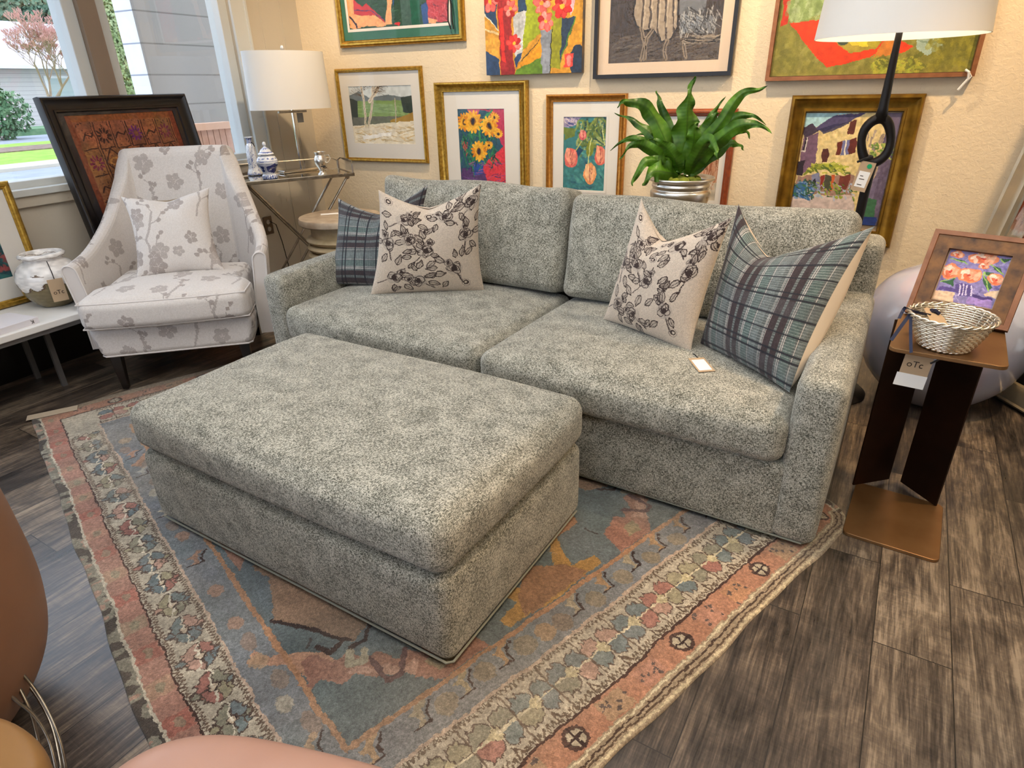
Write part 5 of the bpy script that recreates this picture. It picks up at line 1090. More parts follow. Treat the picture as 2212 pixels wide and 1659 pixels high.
# table lamp
lb = onk(652, 369); lr = empty('table_lamp', (lb[0], lb[1], ZK+.001), KY+.25, 'nickel table lamp with wide white oval shade on the tray table', 'lamp')
hS0, hS1 = .395, .735
mesh('lamp_base', join(box(-.16, .16, -.055, .055, 0, .012), box(-.15, .15, -.045, .045, .012, .016)), M_chrome, lr, bev=.002)
mesh('stem', tube([(0, 0, .012), (0, 0, .40)], .0095, 12), M_chrome, lr); mesh('crossbar', box(-.10, .10, -.012, .012, .372, .386), M_nick, lr, bev=.002)
mesh('price_tag', box(.02, .065, -.016, -.0145, .31, .37), plain('grey_tag', '#8f8a80', .8), lr)
def drum(r0, r1, z0, z1, sx, sy, th=.003, n=72): return lathe([(r0, z0), (r1, z1), (r1-th, z1), (r0-th, z0), (r0, z0)], n, sx=sx, sy=sy)
mesh('lamp_shade', drum(1., .965, hS0, hS1, .28, .17, .012), M_shade, lr, auto=60)
mesh('shade_spider', join(tube([(0, 0, .39), (0, 0, hS1+.005)], .004, 6), tube([(-.25, 0, hS1-.012), (.25, 0, hS1-.012)], .002, 5)), M_chrome, lr); mesh('finial', uvsphere((0, 0, hS1+.02), .012, 12, 8, (1, 1, 1.5)), plain('clear_finial', '#d8d4cc', .1, .3), lr)
# porcelain
def blue_art(n=1, seed=1):
    R = random.Random(seed); a = Art(1, 1, 130, '#dfe3ea'); B = '#24357e'; B2 = '#4f63a8'
    if n == 1:
        a.rect(0, 1, .28, .60, B2, .25)
        for x in (0., .33, .66): a.poly([(x+.03, .32), (x+.16, .24), (x+.29, .32), (x+.30, .52), (x+.16, .62), (x+.02, .52)], B); [a.ell(x+R.uniform(.06, .26), R.uniform(.32, .54), .014, .02, '#cdd5ea', a=.9) for _ in range(10)]
        for x in np.arange(0, 1, .05): a.poly([(x, .03), (x+.04, .03), (x+.03, .17), (x+.01, .17)], B2, .8)
        a.rect(0, 1, .62, .64, B); a.rect(0, 1, .0, .03, B2); a.rect(0, 1, .71, .73, B2)
        for x in np.arange(0, 1, .08): a.ell(x, .82, .025, .03, B2, a=.8)
    else:
        for _ in range(120): x, y = R.random(), R.uniform(.05, .8); a.line([(x, y), (x+R.uniform(-.06, .06), y+R.uniform(-.05, .05))], .012, R.choice([B, B2, B2]), .75)
        a.rect(0, 1, .83, .96, B, .8); [a.rect(x, x+.04, .85, .94, '#dfe3ea') for x in np.arange(0, 1, .1)]; a.rect(0, 1, .02, .035, B2)
        for x in np.arange(0, 1, 1/6): a.line([(x, 0), (x, .8)], .01, B2, .8)
    return a.warp(.01, .05).mottle(.05, .02)
M_porc = attr_mat('blue_white_porcelain', .12, 200, 0, coat=.5, vary=0)
def revolve_art(name, prof, art, mat, parent, nx=96, nz=90, sq=None):
    vp = smoothprof(prof, 6); s = np.concatenate([[0], np.cumsum(np.linalg.norm(np.diff(vp, axis=0), axis=1))]); s /= s[-1]
    def f(u, v):
        r = np.interp(v, s, vp[:, 0]); z = np.interp(v, s, vp[:, 1]); t = u*2*PI
        if sq: r = r*(1-.08*(1-np.cos(t*sq))*.5)
        return np.stack([r*np.cos(t), r*np.sin(t), z], 1)
    V, F, uv, _ = grid(nx, nz, f); H = vp[:, 1].max(); cz = V[F].mean(1)[:, 2]/H; th = (F[:, 0] % (nx+1)+.5)/(nx+1)
    return meshobj(name, V, F, mat, parent, True, col=art.sample(np.stack([th, np.clip(cz, 0, .999)], 1)))
jp = onk(584, 386); jr = empty('ginger_jar', (jp[0], jp[1]+.0, ZK+.001), 1.0, 'blue and white lidded ginger jar on the left of the tray table', 'jar')
revolve_art('jar_body', [(.0005, .002), (.044, 0), (.046, .02), (.038, .032), (.046, .055), (.062, .085), (.064, .11), (.052, .132), (.036, .142), (.035, .15)], blue_art(1), M_porc, jr)
revolve_art('lid', [(.0005, .145), (.045, .147), (.047, .153), (.036, .163), (.026, .178), (.012, .188), (.006, .194), (.011, .205), (.008, .218), (.0005, .222)], blue_art(1, 3), M_porc, jr)
vp_ = onk(552, 378); vr = empty('porcelain_vase', (vp_[0], vp_[1]+.0, ZK+.001), 0, 'tall slender blue and white vase behind the ginger jar', 'vase')
revolve_art('vase_body', [(.0005, .002), (.046, 0), (.048, .015), (.036, .05), (.034, .11), (.030, .16), (.026, .185), (.017, .20), (.018, .225), (.027, .237), (.025, .239), (.014, .225)], blue_art(2), M_porc, vr, sq=6)
mesh('tag_string', tube([(.018, 0, .205), (.04, -.01, .2), (.07, -.03, .185)], .0035, 5), M_cord, vr)
cp = onk(697, 378); cr = empty('silver_cup', (cp[0], cp[1], ZK+.001), .3, 'shiny silver footed cup with kraft tag at the right end of the tray', 'vase')
mesh('cup_body', lathe(smoothprof([(.0005, .004), (.026, 0), (.028, .008), (.016, .022), (.017, .034), (.034, .062), (.041, .088), (.036, .112), (.030, .125), (.036, .142), (.039, .145), (.034, .142), (.027, .125), (.033, .105), (.02, .05), (.0005, .04)], 5), 48), M_silver, cr, smooth=True)
mesh('cup_handle', tube([(.036, 0, .12), (.06, 0, .125), (.068, 0, .10), (.055, 0, .08), (.038, 0, .075)], .004, 6), M_silver, cr)
kt = mesh('kraft_tag', hexa([(.03, -.03, .05), (.05, -.06, .055), (.15, -.01, .004), (.135, .025, .002)], [(.03, -.03, .052), (.05, -.06, .057), (.15, -.01, .006), (.135, .025, .004)]), M_kraft, cr); mesh('bow', join(uvsphere((.035, -.035, .055), .009), tube([(.02, -.05, .06), (.035, -.035, .056), (.055, -.045, .05)], .004, 5)), M_cord, kt)

# ------------------------------------------------------------------ stump side table
SZ = .635; cst = (G(734, 465, SZ)); rs = float(np.hypot(*(G(734, 465, SZ)-G(643, 470, SZ))[:2]))*1.0
stp = empty('drum_side_table', (cst[0], cst[1], 0), 0, 'round rippled cream stump table with wooden top behind the left sofa arm', 'table')
pr_ = [(.0005, 0), (rs*.8, 0)]; z = 0.
while z < .50: pr_ += [(rs*.84, z+.008), (rs*.88, z+.022), (rs*.84, z+.036), (rs*.74, z+.044)]; z += .0475
pr_ += [(rs*.74, SZ-.045), (rs*.5, SZ-.045)]
mesh('rippled_drum', lathe(pr_, 64), M_stone, stp, auto=50); mesh('table_top', lathe([(.0005, SZ-.045), (rs*.96, SZ-.045), (rs, SZ-.036), (rs, SZ-.012), (rs*.98, SZ-.002), (rs*.95, SZ), (.0005, SZ)], 64), M_travert, stp, auto=40)
tg = G(712, 462, SZ+.001); t_ = mesh('paper_note', box(-.055, .055, -.022, .022, 0, .001), M_paper, loc=(tg[0], tg[1], SZ+.0005), rot=(0, 0, .75)); tag(t_, 'small white paper note lying on the round stump table', 'note')

# ------------------------------------------------------------------ floor lamp
FLp = V3(.163, 3.06, 0); fl = empty('floor_lamp', FLp, 0, 'black forged floor lamp with looped stem and big white drum shade', 'lamp')
mesh('lamp_base', lathe([(.0005, 0), (.18, 0), (.182, .008), (.17, .018), (.05, .03), (.02, .05), (.0005, .05)], 56), M_pole, fl, auto=40)
def flz(px, py): p = WYp(px, py, FLp[1]); return float(p[0]-FLp[0]), float(p[2])
x1, z1 = flz(1886, 352); x2, z2 = flz(1926, 256); xl, zl = flz(1872, 318); xr, zr = flz(1923, 300)
mesh('lower_stem', tube([(0, 0, .03), (.004, 0, .4), (-.002, 0, .8), (.0, 0, z1-.05), (.0, 0, z1)], [.022, .017, .018, .02, .024], 14), M_pole, fl, smooth=True)
lw_ = .052; cz = (z1+z2)/2; hz = (z2-z1)/2
lp = [(lw_*math.sin(t)*(1+.1*math.sin(2*t)), 0, cz-hz*math.cos(t)) for t in np.linspace(0, 2*PI, 40, endpoint=False)]
mesh('loop', tube(lp, [.0155+.004*abs(math.cos(t)) for t in np.linspace(0, 2*PI, 40, endpoint=False)], 12, closed=True), M_pole, fl, smooth=True)
zsb_ = 1.485
mesh('upper_stem', tube([(0, 0, z2-.01), (.0, 0, z2+.04), (0, 0, zsb_-.03), (0, 0, zsb_+.12)], [.027, .018, .0125, .011], 14), M_pole, fl, smooth=True)
mesh('lamp_shade', drum(.292, .262, zsb_, zsb_+.34, 1, 1, .004), M_shade, fl, auto=60)
mesh('shade_spider', join(tube([(0, 0, zsb_+.1), (0, 0, zsb_+.33)], .006, 8), *[tube([(0, 0, zsb_+.32), (.262*math.cos(a), .262*math.sin(a), zsb_+.325)], .0025, 5) for a in (.3, 2.4, 4.5)]), M_chrome, fl)
bl_ = mesh('bulb', uvsphere((0, 0, zsb_+.17), .035, 16, 12, (1, 1, 1.3)), M_bulb, fl, smooth=True)
tx, tz = flz(1862, 378); tc_ = mesh('price_tag', box(-.028, .028, -.001, .0, -.058, .058), M_kraft, fl, loc=(tx+.003, -.05, tz), rot=(0, math.radians(10), 0)); mesh('tag_sticker', box(-.02, .02, -.0016, -.001, -.042, .02), M_paper, tc_); g_ = mesh('green_dot', lathe([(.0001, .0014), (.009, .0014), (.009, 0)], 20), M_green, tc_, loc=(.008, -.001, .042), rot=(PI/2, 0, 0))
for zt_, wd in ((-.0, .012), (-.012, .02), (-.034, .018)): mesh('printed_line', box(-.012, -.012+wd, -.0019, -.0016, zt_, zt_+.003), M_ink, tc_)
mesh('tag_bow', join(tube([(tx+.02, -.045, tz+.075), (tx+.0, -.05, tz+.07), (tx-.03, -.05, tz+.055)], .005, 5), uvsphere((tx+.015, -.04, tz+.072), .011, 8, 6)), M_cord, fl)

# ------------------------------------------------------------------ bronze side table
TZ = .66; a0, a1 = G(1815, 1150, .006), G(2025, 1212, .006); tb = a1-a0; TYW = math.atan2(tb[1], tb[0])-.035; tx_ = V3(math.cos(TYW), math.sin(TYW), 0); ty_ = V3(-math.sin(TYW), math.cos(TYW), 0)
TW, TDp = float(np.linalg.norm(tb[:2])), .335; to = a0+tx_*TW/2+ty_*TDp/2+tx_*.004
tbl = empty('side_table', (to[0], to[1], 0), TYW, 'narrow bronze metal C-shaped side table right of the sofa', 'table')
mesh('base_plate', prism(rrect(TW, TDp, .022), 0, .012), M_bronze, tbl, bev=.002); mesh('top_plate', prism(rrect(TW+.005, TDp+.01, .022, cy=.01), TZ-.012, TZ), M_bronze, tbl, bev=.002)
def tl(p): d = np.array(p)-to; return (float(d@tx_), float(d@ty_))
for pa, pb_ in ((G(1842, 1047, .012), G(1919, 1034, .012)), (G(1946, 1040, .012), G(2022, 1093, .012))):
    A_, B_ = np.array(tl(pa)), np.array(tl(pb_)); d = (B_-A_)/np.linalg.norm(B_-A_); n_ = np.array([-d[1], d[0]])*.003
    P4 = [A_-n_, B_-n_, B_+n_, A_+n_]; mesh('upright_panel', hexa([(*p, .012) for p in P4], [(*p, TZ-.012) for p in P4]), M_bronzed, tbl)
# hanging tag under the top
ht = G(1980, 812, .56); d_ = tl(ht); tg2 = mesh('hanging_tag', box(-.035, .035, -.001, .0, -.02, .045), M_kraft, tbl, loc=(d_[0]-.01, -TDp/2+.03, .595), rot=(0, math.radians(4), math.radians(8))); mesh('tag_sticker', box(-.04, .036, -.0016, -.001, -.052, -.012), M_paper, tg2); text('tag_lettering', 'oTc', .026, M_ink, tg2, (-.004, -.0012, .018), (PI/2, 0, 0)); mesh('tag_string', tube([(.03, 0, .03), (.045, .0, .045), (.05, .01, .05)], .003, 5), M_cord, tg2)
# silver wicker bowl
bc = G(2038, 757, TZ)+V3(.003, .035, 0); bwl = empty('wicker_bowl', (bc[0], bc[1], TZ+.0005), 0, 'small silver woven wire bowl with kraft tag on the bronze table', 'bowl')
RB, RT_, HB = .058, .102, .092
def rb(z): t = z/HB; return RB+(RT_-RB)*(t**.75)
rows = []; NS = 26
for j in range(15):
    z = .006+j*(HB-.008)/14; pts = []
    for i in range(NS*2): t = 2*PI*i/(NS*2); w_ = .0022*(1 if (i//1+j) % 2 else -1); pts.append(((rb(z)+w_)*math.cos(t), (rb(z)+w_)*math.sin(t), z))
    rows.append(tube(pts, .0032, 5, closed=True))
mesh('woven_wall', join(*rows), M_wicker, bwl, smooth=True)
mesh('ribs', join(*[tube([(rb(z)*math.cos(2*PI*(i+.5)/NS), rb(z)*math.sin(2*PI*(i+.5)/NS), z) for z in np.linspace(.002, HB, 8)], .0024, 5) for i in range(NS)]), M_wicker, bwl, smooth=True)
for nm, z, rr_ in (('braided_rim', HB, RT_+.002), ('braided_foot', .006, RB+.003)): mesh(nm, join(*[tube([((rr_+.0035*math.cos(t*14+ph))*math.cos(t), (rr_+.0035*math.cos(t*14+ph))*math.sin(t), z+.0035*math.sin(t*14+ph)) for t in np.linspace(0, 2*PI, 160, endpoint=False)], .0032, 5, closed=True) for ph in (0, PI)]), M_wicker, bwl, smooth=True)
mesh('bowl_floor', lathe([(.0005, .006), (RB, .006)], 40), M_wicker, bwl)
kt2 = mesh('kraft_tag', prism([(-.034, -.05), (.034, -.05), (.034, .035), (.018, .052), (-.018, .052), (-.034, .035)], 0, .0012), M_kraft, bwl, loc=(-.03, -.0, .072), rot=(math.radians(18), math.radians(24), math.radians(22)))
text('tag_lettering', 'oTc', .032, M_ink, kt2, (.006, -.026, .0018), (0, 0, .2)); mesh('ribbon_knot', tube([(-.012, .036, .004), (.0, .04, .006), (.014, .036, .004)], .0065, 6), M_ribbon, kt2)
def ribbon(P, w, up=(0, 0, 1)):
    P = np.array(P, float); T = np.gradient(P, axis=0); V, F = [], []
    for p, t in zip(P, T): s = np.cross(t, up); s = s/(np.linalg.norm(s)+1e-9)*w/2; V += [p-s, p+s]
    return V, [(2*i, 2*i+1, 2*i+3, 2*i+2) for i in range(len(P)-1)]
def rbb(P): q = smoothprof(P, 5); return join(ribbon(q, .009, (.3, .8, .2)), ribbon(q+np.array([0, -.0008, 0]), .009, (.3, .8, .2)))
L_ = lambda px, py, z: tuple(G(px, py, z)-np.array([bc[0], bc[1], TZ+.0005]))
mesh('ribbon', join(rbb([(-.05, .0, .085), (-.1, -.01, .095), L_(1955, 665, .745), L_(1942, 688, .72)]), rbb([(-.098, -.01, .09), L_(1950, 700, .72), L_(1925, 735, .675)]), rbb([(-.099, -.012, .088), L_(1967, 715, .71), L_(1968, 762, .664)])), M_ribbon, bwl)
# small roses picture propped on the table
fa, fb_ = G(1958, 676, TZ), G(2175, 718, TZ); fd = fb_-fa; FWd = float(np.linalg.norm(fd[:2])); fy = math.atan2(fd[1], fd[0]); nrm = V3(-math.sin(fy), math.cos(fy), 0)
best = None
for lean_ in np.radians(np.arange(0, 40, 1.)):
    for Hh in np.arange(.2, .42, .01):
        q = fa+nrm*math.sin(lean_)*Hh+V3(0, 0, math.cos(lean_)*Hh); d = q-CAMP; px = 1106+FPX*(d@RT)/(d@FW); py = 829.5-FPX*(d@UP)/(d@FW); e = (px-2026)**2+(py-501)**2
        if best is None or e < best[0]: best = (e, lean_, Hh)
LN, FH = best[1], best[2]; fm_ = (fa+fb_)/2
rf = leaning('framed_rose_painting', 'small rustic brown framed painting of peach roses propped on the bronze table', (fm_[0], fm_[1], TZ+.001), FWd, FH, LN, fy, .052, .022, 'flat', M_rust, art_roses, (.055, .055, .058, .052), cat='painting')
mesh('outer_bead', ring_frame(FWd+.004, FH+.004, [(0, 0), (0, .026), (.014, .026), (.016, .02)]), M_oak, rf, loc=(0, 0, -.002)); mesh('easel_strut', tube([(0, .0, FH*.6), (0, .055, .015+.02)], .004, 6), M_ebony, rf)

# ------------------------------------------------------------------ large glazed floor vase
vc_ = V3(.60, 3.17, 0); 
BV = empty('floor_vase', vc_, 0, 'huge round glossy lilac-grey floor vase behind the bronze side table', 'vase')
M_lil = NT('lilac_glaze'); M_lil.col(M_lil.ramp(M_lil.noise(M_lil.obj, 3.5, 3, .5, .5), [(.35, '#a2abc0'), (.6, '#b3b4c8'), (.75, '#c4b4c2')])); M_lil.set(Roughness=.18, Coat_Weight=.4); M_lil = M_lil.m
RV = .335; vpf = smoothprof([(.0005, 0), (.13, 0), (.2, .04), (.29, .15), (RV, .30), (.325, .42), (.26, .53), (.16, .595), (.09, .62), (.075, .65), (.06, .64), (.065, .6)], 7)
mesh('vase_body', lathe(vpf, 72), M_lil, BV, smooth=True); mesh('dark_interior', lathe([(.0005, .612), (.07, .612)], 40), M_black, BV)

# ------------------------------------------------------------------ leaning floor mirror
mb0, mb1 = G(2010, 772), G(2212, 889); md = (mb1-mb0)[:2]; md /= np.linalg.norm(md); my = math.atan2(md[1], md[0]); mo = mb0[:2]+md*.55
mr = empty('floor_mirror', (mo[0]+.0, mo[1], 0.002), 0, 'tall leaning floor mirror in a pale silver frame at the right edge', 'mirror')
mr.rotation_euler = (Matrix.Rotation(my, 4, 'Z') @ Matrix.Rotation(-math.radians(10), 4, 'X')).to_euler()
mesh('frame', ring_frame(1.1, 2.0, [(0, 0), (0, .03), (.012, .045), (.02, .036), (.075, .04), (.095, .03), (.1, .012)]), plain('champagne_frame', '#b8a88c', .35, .5, var='#a09684', vs=10), mr, auto=35)
mesh('mirror_glass', box(-.46, .46, -.012, -.006, .09, 1.91), M_mirror, mr); mesh('backing_board', box(-.54, .54, -.004, 0, .01, 1.99), M_black, mr)

# ------------------------------------------------------------------ fern in silver pot on a pedestal
pc = WYp(1472, 384, 3.33); PX_, PYy, PZ = float(pc[0]), 3.33, float(pc[2])
pl = empty('pedestal', (PX_, PYy, 0), 0, 'plain pedestal hidden behind the sofa carrying the fern', 'stand'); PH = PZ-.20
mesh('column', box(-.14, .14, -.14, .14, 0, PH-.02), M_stone, pl, bev=.004); mesh('cap', box(-.16, .16, -.16, .16, PH-.02, PH), M_stone, pl, bev=.004)
pp_ = empty('fern_pot', (PX_, PYy, PH), 0, 'silver rimmed pot behind the sofa holding the fern and moss', 'pot')
rp_ = float((WYp(1543, 382, PYy)-WYp(1403, 388, PYy))[0])/2
mesh('pot_body', lathe(smoothprof([(.0005, 0), (rp_*.62, 0), (rp_*.75, .04), (rp_*.9, .10), (rp_*.93, .135), (rp_*.86, .15), (rp_*.9, .165), (rp_*.88, .18), (rp_, .192), (rp_*1.02, .20), (rp_*.98, .205), (rp_*.8, .19), (rp_*.78, .15), (.0005, .15)], 4), 64), M_silver, pp_, smooth=True)
ms = [uvsphere((rp_*.62*math.cos(t)*q, rp_*.62*math.sin(t)*q, .175+.012*random.random()), random.uniform(.02, .032), 10, 7) for t, q in [(random.uniform(0, 6.3), random.uniform(.2, 1)) for _ in range(26)]]
mo_ = mesh('moss', join(*ms), M_moss, pp_, smooth=True); mo_['kind'] = 'stuff'
fr_ = empty('birds_nest_fern', (PX_, PYy, PH+.17), 0, 'bright green bird nest fern with long wavy leaves in the silver pot', 'plant')
def leaf(pts, w, seed, curl=0.):
    """pts: (photo x, photo y, depth offset) control points from the base to the tip"""
    R = random.Random(seed); C = smoothprof([tuple(WYp(x, y, PYy+dy)-V3(PX_, PYy, PH+.17)) for x, y, dy in pts], 8); n = len(C); T = np.gradient(C, axis=0); T /= np.linalg.norm(T, axis=1)[:, None]
    view = C+V3(PX_, PYy, PH+.17)-CAMP; view /= np.linalg.norm(view, axis=1)[:, None]; S_ = np.cross(T, view); S_ /= np.linalg.norm(S_, axis=1)[:, None]+1e-9
    tilt = R.uniform(-.5, .5); Nn = np.cross(S_, T); S_ = S_*math.cos(tilt)+Nn*math.sin(tilt); Nn = np.cross(S_, T); K = 8; V = []; UV = []
    for i in range(n):
        s = i/(n-1); wd = w*(.35+.65*math.sin(PI*min(1, s*1.15+.1)**.9))*(1-s**5) if s < .99 else .0015
        for k in range(K+1):
            q = k/K*2-1; ph = 14*s+seed; ruf = .16*w*abs(q)**2*math.sin(ph*1.7+(1 if q > 0 else 2.1)); ww_ = wd*(1+.10*math.sin(ph*2+q)); V.append(C[i]+S_[i]*q*ww_/2*.98-Nn[i]*(-.22*wd*abs(q)+ruf)); UV.append((q*.5+.5, s))
    idx = np.arange(n*(K+1)).reshape(n, K+1); F = np.stack([idx[:-1, :-1], idx[:-1, 1:], idx[1:, 1:], idx[1:, :-1]], -1).reshape(-1, 4); UV = np.array(UV)
    o = meshobj('leaf', np.array(V), F, M_leaf, fr_, True, uv=UV[F]); return o
Lv_ = [([(1478, 372, 0), (1484, 290, 0), (1487, 225, -.01), (1500, 165, .02)], .085), ([(1470, 370, 0), (1448, 300, .03), (1425, 225, .04), (1418, 196, .06)], .055), ([(1466, 370, 0), (1436, 300, -.02), (1400, 235, -.04), (1352, 219, -.1), (1333, 232, -.12)], .07),
 ([(1462, 368, 0), (1420, 305, 0), (1370, 262, .02), (1328, 245, .05)], .05), ([(1460, 372, 0), (1410, 320, .03), (1360, 300, .05), (1318, 325, .06)], .05), ([(1458, 372, 0), (1415, 330, -.05), (1370, 312, -.1), (1338, 345, -.14)], .055), ([(1462, 376, 0), (1430, 350, -.08), (1395, 350, -.14), (1368, 390, -.18), (1366, 402, -.19)], .045),
 ([(1466, 378, 0), (1440, 372, -.10), (1410, 372, -.16), (1388, 402, -.2)], .085), ([(1490, 372, 0), (1515, 320, .0), (1560, 262, 0), (1600, 205, .02), (1640, 194, .03), (1658, 185, .03)], .055), ([(1486, 370, 0), (1510, 300, .05), (1540, 245, .08), (1568, 208, .1)], .045),
 ([(1492, 374, 0), (1535, 320, 0), (1580, 260, .02), (1625, 250, .03), (1655, 270, .04)], .05), ([(1492, 376, 0), (1530, 325, -.05), (1590, 275, -.08), (1640, 270, -.1), (1668, 289, -.12)], .06), ([(1494, 378, 0), (1530, 335, .04), (1580, 290, .06), (1612, 285, .07), (1620, 302, .08)], .04),
 ([(1488, 378, 0), (1505, 340, -.08), (1530, 305, -.13), (1545, 325, -.17), (1550, 345, -.18)], .06), ([(1490, 378, 0), (1530, 345, .02), (1575, 310, .03), (1600, 315, .04), (1607, 326, .04)], .04), ([(1480, 374, 0), (1498, 310, -.05), (1500, 275, -.07), (1510, 262, -.05)], .065), ([(1474, 374, 0), (1470, 320, .05), (1480, 270, .07), (1490, 255, .08)], .06),
 ([(1484, 374, 0), (1520, 300, .03), (1545, 250, .04), (1550, 240, .05)], .06), ([(1464, 374, 0), (1440, 315, .04), (1410, 290, .06), (1372, 292, .08)], .055), ([(1470, 376, 0), (1455, 340, -.06), (1428, 310, -.1), (1400, 300, -.12)], .06), ([(1486, 378, 0), (1500, 350, .08), (1530, 330, .12), (1560, 335, .14)], .05)]
for i, (p, w_) in enumerate(Lv_): leaf(p, w_*(1.5 if w_ >= .08 else 1.2), i+1)

# ------------------------------------------------------------------ leather seats in the foreground
def super_lathe(prof, a, b, e, n=80):
    V = []
    for s, z in prof:
        for i in range(n): t = 2*PI*i/n; c, q = math.cos(t), math.sin(t); V.append((a*s*abs(c)**e*np.sign(c), b*s*abs(q)**e*np.sign(q), z))
    m = len(prof); F = [(j*n+i, j*n+(i+1) % n, (j+1)*n+(i+1) % n, (j+1)*n+i) for j in range(m-1) for i in range(n)]; return V, F
pf = empty('leather_pouf', (-.545, .235, 0), math.radians(12), 'blush pink leather pouf cut off by the bottom edge of the picture', 'pouf')
mesh('cushion', super_lathe(smoothprof([(.0005, .405), (.5, .402), (.82, .39), (.95, .36), (1., .30), (.99, .2), (.95, .1), (.9, .04), (.0005, .035)], 6), .345, .235, .62), M_blush, pf, smooth=True)
mesh('piping', tube([(.345*1.003*abs(math.cos(t))**.62*np.sign(math.cos(t)), .235*1.003*abs(math.sin(t))**.62*np.sign(math.sin(t)), .30) for t in np.linspace(0, 2*PI, 90, endpoint=False)], .003, 6, closed=True), M_blush, pf); mesh('plinth', lathe([(.0005, .009), (.17, .009), (.17, .04)], 48), M_ebony, pf)
tc = empty('leather_tub_chair', (-1.70, .17, 0), 0, 'tan leather tub chair at the left edge of the picture', 'chair')
mesh('tub_shell', super_lathe(smoothprof([(.0005, .06), (.62, .06), (.80, .10), (.94, .19), (1., .32), (1., .48), (.98, .62), (.94, .71), (.89, .715), (.86, .69), (.80, .40), (.0005, .38)], 6), .40, .40, 1.), M_tan, tc, smooth=True)
mesh('top_piping', tube([(.40*.945*math.cos(t), .40*.945*math.sin(t), .712) for t in np.linspace(0, 2*PI, 80, endpoint=False)], .0045, 6, closed=True), plain('pale_piping', '#d8c4b8', .5), tc); mesh('swivel_plinth', lathe([(.0005, 0), (.24, 0), (.24, .03), (.1, .06), (.0005, .062)], 48), M_ebony, tc)
lc = empty('wire_base_chair', (-1.06, .05, 0), 0, 'camel leather seat on bent steel rods in the bottom left corner', 'chair')
mesh('seat', super_lathe(smoothprof([(.0005, .40), (.6, .405), (.9, .41), (1., .40), (1.03, .37), (.97, .33), (.8, .31), (.0005, .30)], 6), .205, .205, .9), M_orange, lc, smooth=True)
for k_, pts_ in enumerate(([(-20, 1392), (0, 1413), (25, 1437), (62, 1472), (99, 1528), (128, 1595), (142, 1659), (146, 1700)], [(-20, 1400), (0, 1424), (30, 1466), (62, 1528), (79, 1583), (90, 1645), (94, 1690)], [(-20, 1470), (0, 1484), (32, 1511), (74, 1546), (104, 1595), (121, 1659), (126, 1700)], [(-20, 1405), (0, 1419), (40, 1458), (80, 1505), (112, 1570), (132, 1659), (136, 1700)], [(-20, 1475), (0, 1496), (15, 1541), (24, 1600), (30, 1659)])):
    zz2 = np.linspace(.36-.03*k_, .012, len(pts_)); mesh('steel_rod', tube(smoothprof([tuple(G(x, y, z)-V3(-1.06, .05, 0)) for (x, y), z in zip(pts_, zz2)], 6), .0036, 6), M_nick, lc, smooth=True)
mesh('base_ring', tube([(.28*math.cos(t), .28*math.sin(t), .01) for t in np.linspace(0, 2*PI, 60, endpoint=False)], .006, 6, closed=True), M_nick, lc)

# ------------------------------------------------------------------ light
W = bpy.data.worlds.new('overcast_sky'); S.world = W; W.use_nodes = True; nt = W.node_tree; bg = nt.nodes['Background']
tc_ = nt.nodes.new('ShaderNodeTexCoord'); sx_ = nt.nodes.new('ShaderNodeSeparateXYZ'); rp2 = nt.nodes.new('ShaderNodeValToRGB'); nt.links.new(tc_.outputs['Generated'], sx_.inputs[0]); nt.links.new(sx_.outputs[2], rp2.inputs[0]); nt.links.new(rp2.outputs[0], bg.inputs[0])
rp2.color_ramp.elements[0].position = 0.; rp2.color_ramp.elements[0].color = (.74, .84, 1., 1); rp2.color_ramp.elements[1].position = .6; rp2.color_ramp.elements[1].color = (.72, .82, 1., 1); bg.inputs[1].default_value = 2.5
def spot(name, loc, to, power, angle, col, blend=.5, size=.06):
    d = bpy.data.lights.new(name, 'SPOT'); d.energy = power; d.spot_size = math.radians(angle); d.spot_blend = blend; d.color = col; d.shadow_soft_size = size
    o = bpy.data.objects.new(name, d); COL.objects.link(o); o.location = loc; o.rotation_euler = (Vector(to)-Vector(loc)).to_track_quat('-Z', 'Y').to_euler(); return o
WARM = (1., .77, .5); WARM2 = (1., .68, .36)
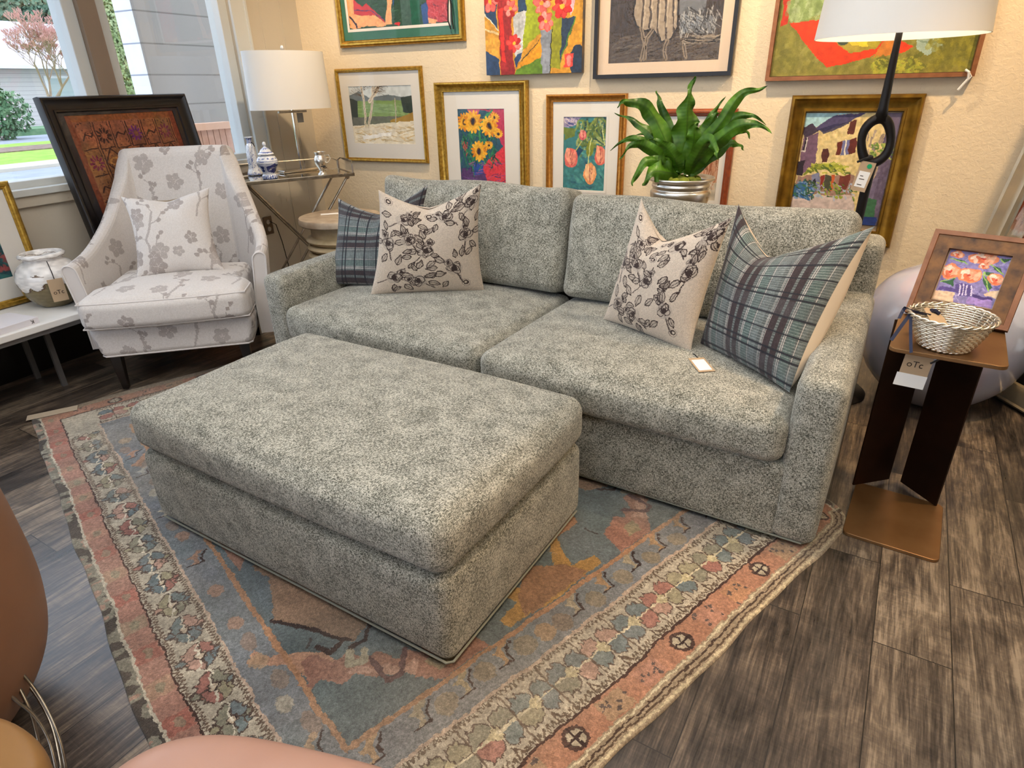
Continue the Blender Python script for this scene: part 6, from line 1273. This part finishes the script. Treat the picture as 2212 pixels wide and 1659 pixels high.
spot('ceiling_spot', (-2.3, 3.2, 2.95), (-2.6, 4.1, 1.0), 110, 95, WARM, .7, .04)
spot('ceiling_spot', (-.7, 3.15, 2.95), (-.8, 4.1, 1.1), 130, 95, WARM, .7, .04)
spot('ceiling_spot', (1.0, 3.2, 2.95), (.7, 4.1, 1.2), 150, 95, WARM2, .7, .04)
spot('ceiling_spot', (-2.7, 2.7, 2.9), (-3.7, 3.9, 2.1), 70, 60, WARM2, .8, .05)
spot('ceiling_spot', (1.15, 2.3, 2.95), (.35, 2.4, .4), 120, 48, WARM2, .6, .05)
spot('ceiling_spot', (.2, .6, 2.95), (-.22, 1.12, 0), 90, 27, (1., .62, .28), .6, .05)
def area(name, loc, to, power, sx, sy, col):
    d = bpy.data.lights.new(name, 'AREA'); d.shape = 'RECTANGLE'; d.size = sx; d.size_y = sy; d.energy = power; d.color = col
    o = bpy.data.objects.new(name, d); COL.objects.link(o); o.location = loc; o.rotation_euler = (Vector(to)-Vector(loc)).to_track_quat('-Z', 'Y').to_euler(); return o
spot('ceiling_spot', (1.9, 1.2, 2.9), (-.3, 1.35, .2), 90, 50, (1., .74, .45), .8, .08)
area('ceiling_fill', (-.8, .9, 2.97), (-.8, .9, 0), 80, 3.4, 3.0, (1., .97, .93))  # added soft fill light, not a fixture of the room
pl_ = bpy.data.lights.new('lamp_glow', 'POINT'); pl_.energy = 9; pl_.color = (1., .82, .6); pl_.shadow_soft_size = .04; po = bpy.data.objects.new('lamp_glow', pl_); COL.objects.link(po); po.location = (FLp[0], FLp[1], 1.63)

S.view_settings.view_transform = 'Standard'; S.view_settings.look = 'None'; S.view_settings.gamma = 1; S.view_settings.exposure = .2; S.view_settings.use_curve_mapping = False
cy = S.cycles; cy.use_denoising = True; cy.use_adaptive_sampling = True; cy.adaptive_threshold = .09; cy.adaptive_min_samples = 14; cy.max_bounces = 5; cy.diffuse_bounces = 3; cy.glossy_bounces = 3; cy.transparent_max_bounces = 12; cy.transmission_bounces = 4; cy.sample_clamp_indirect = 6; cy.caustics_reflective = False; cy.caustics_refractive = False
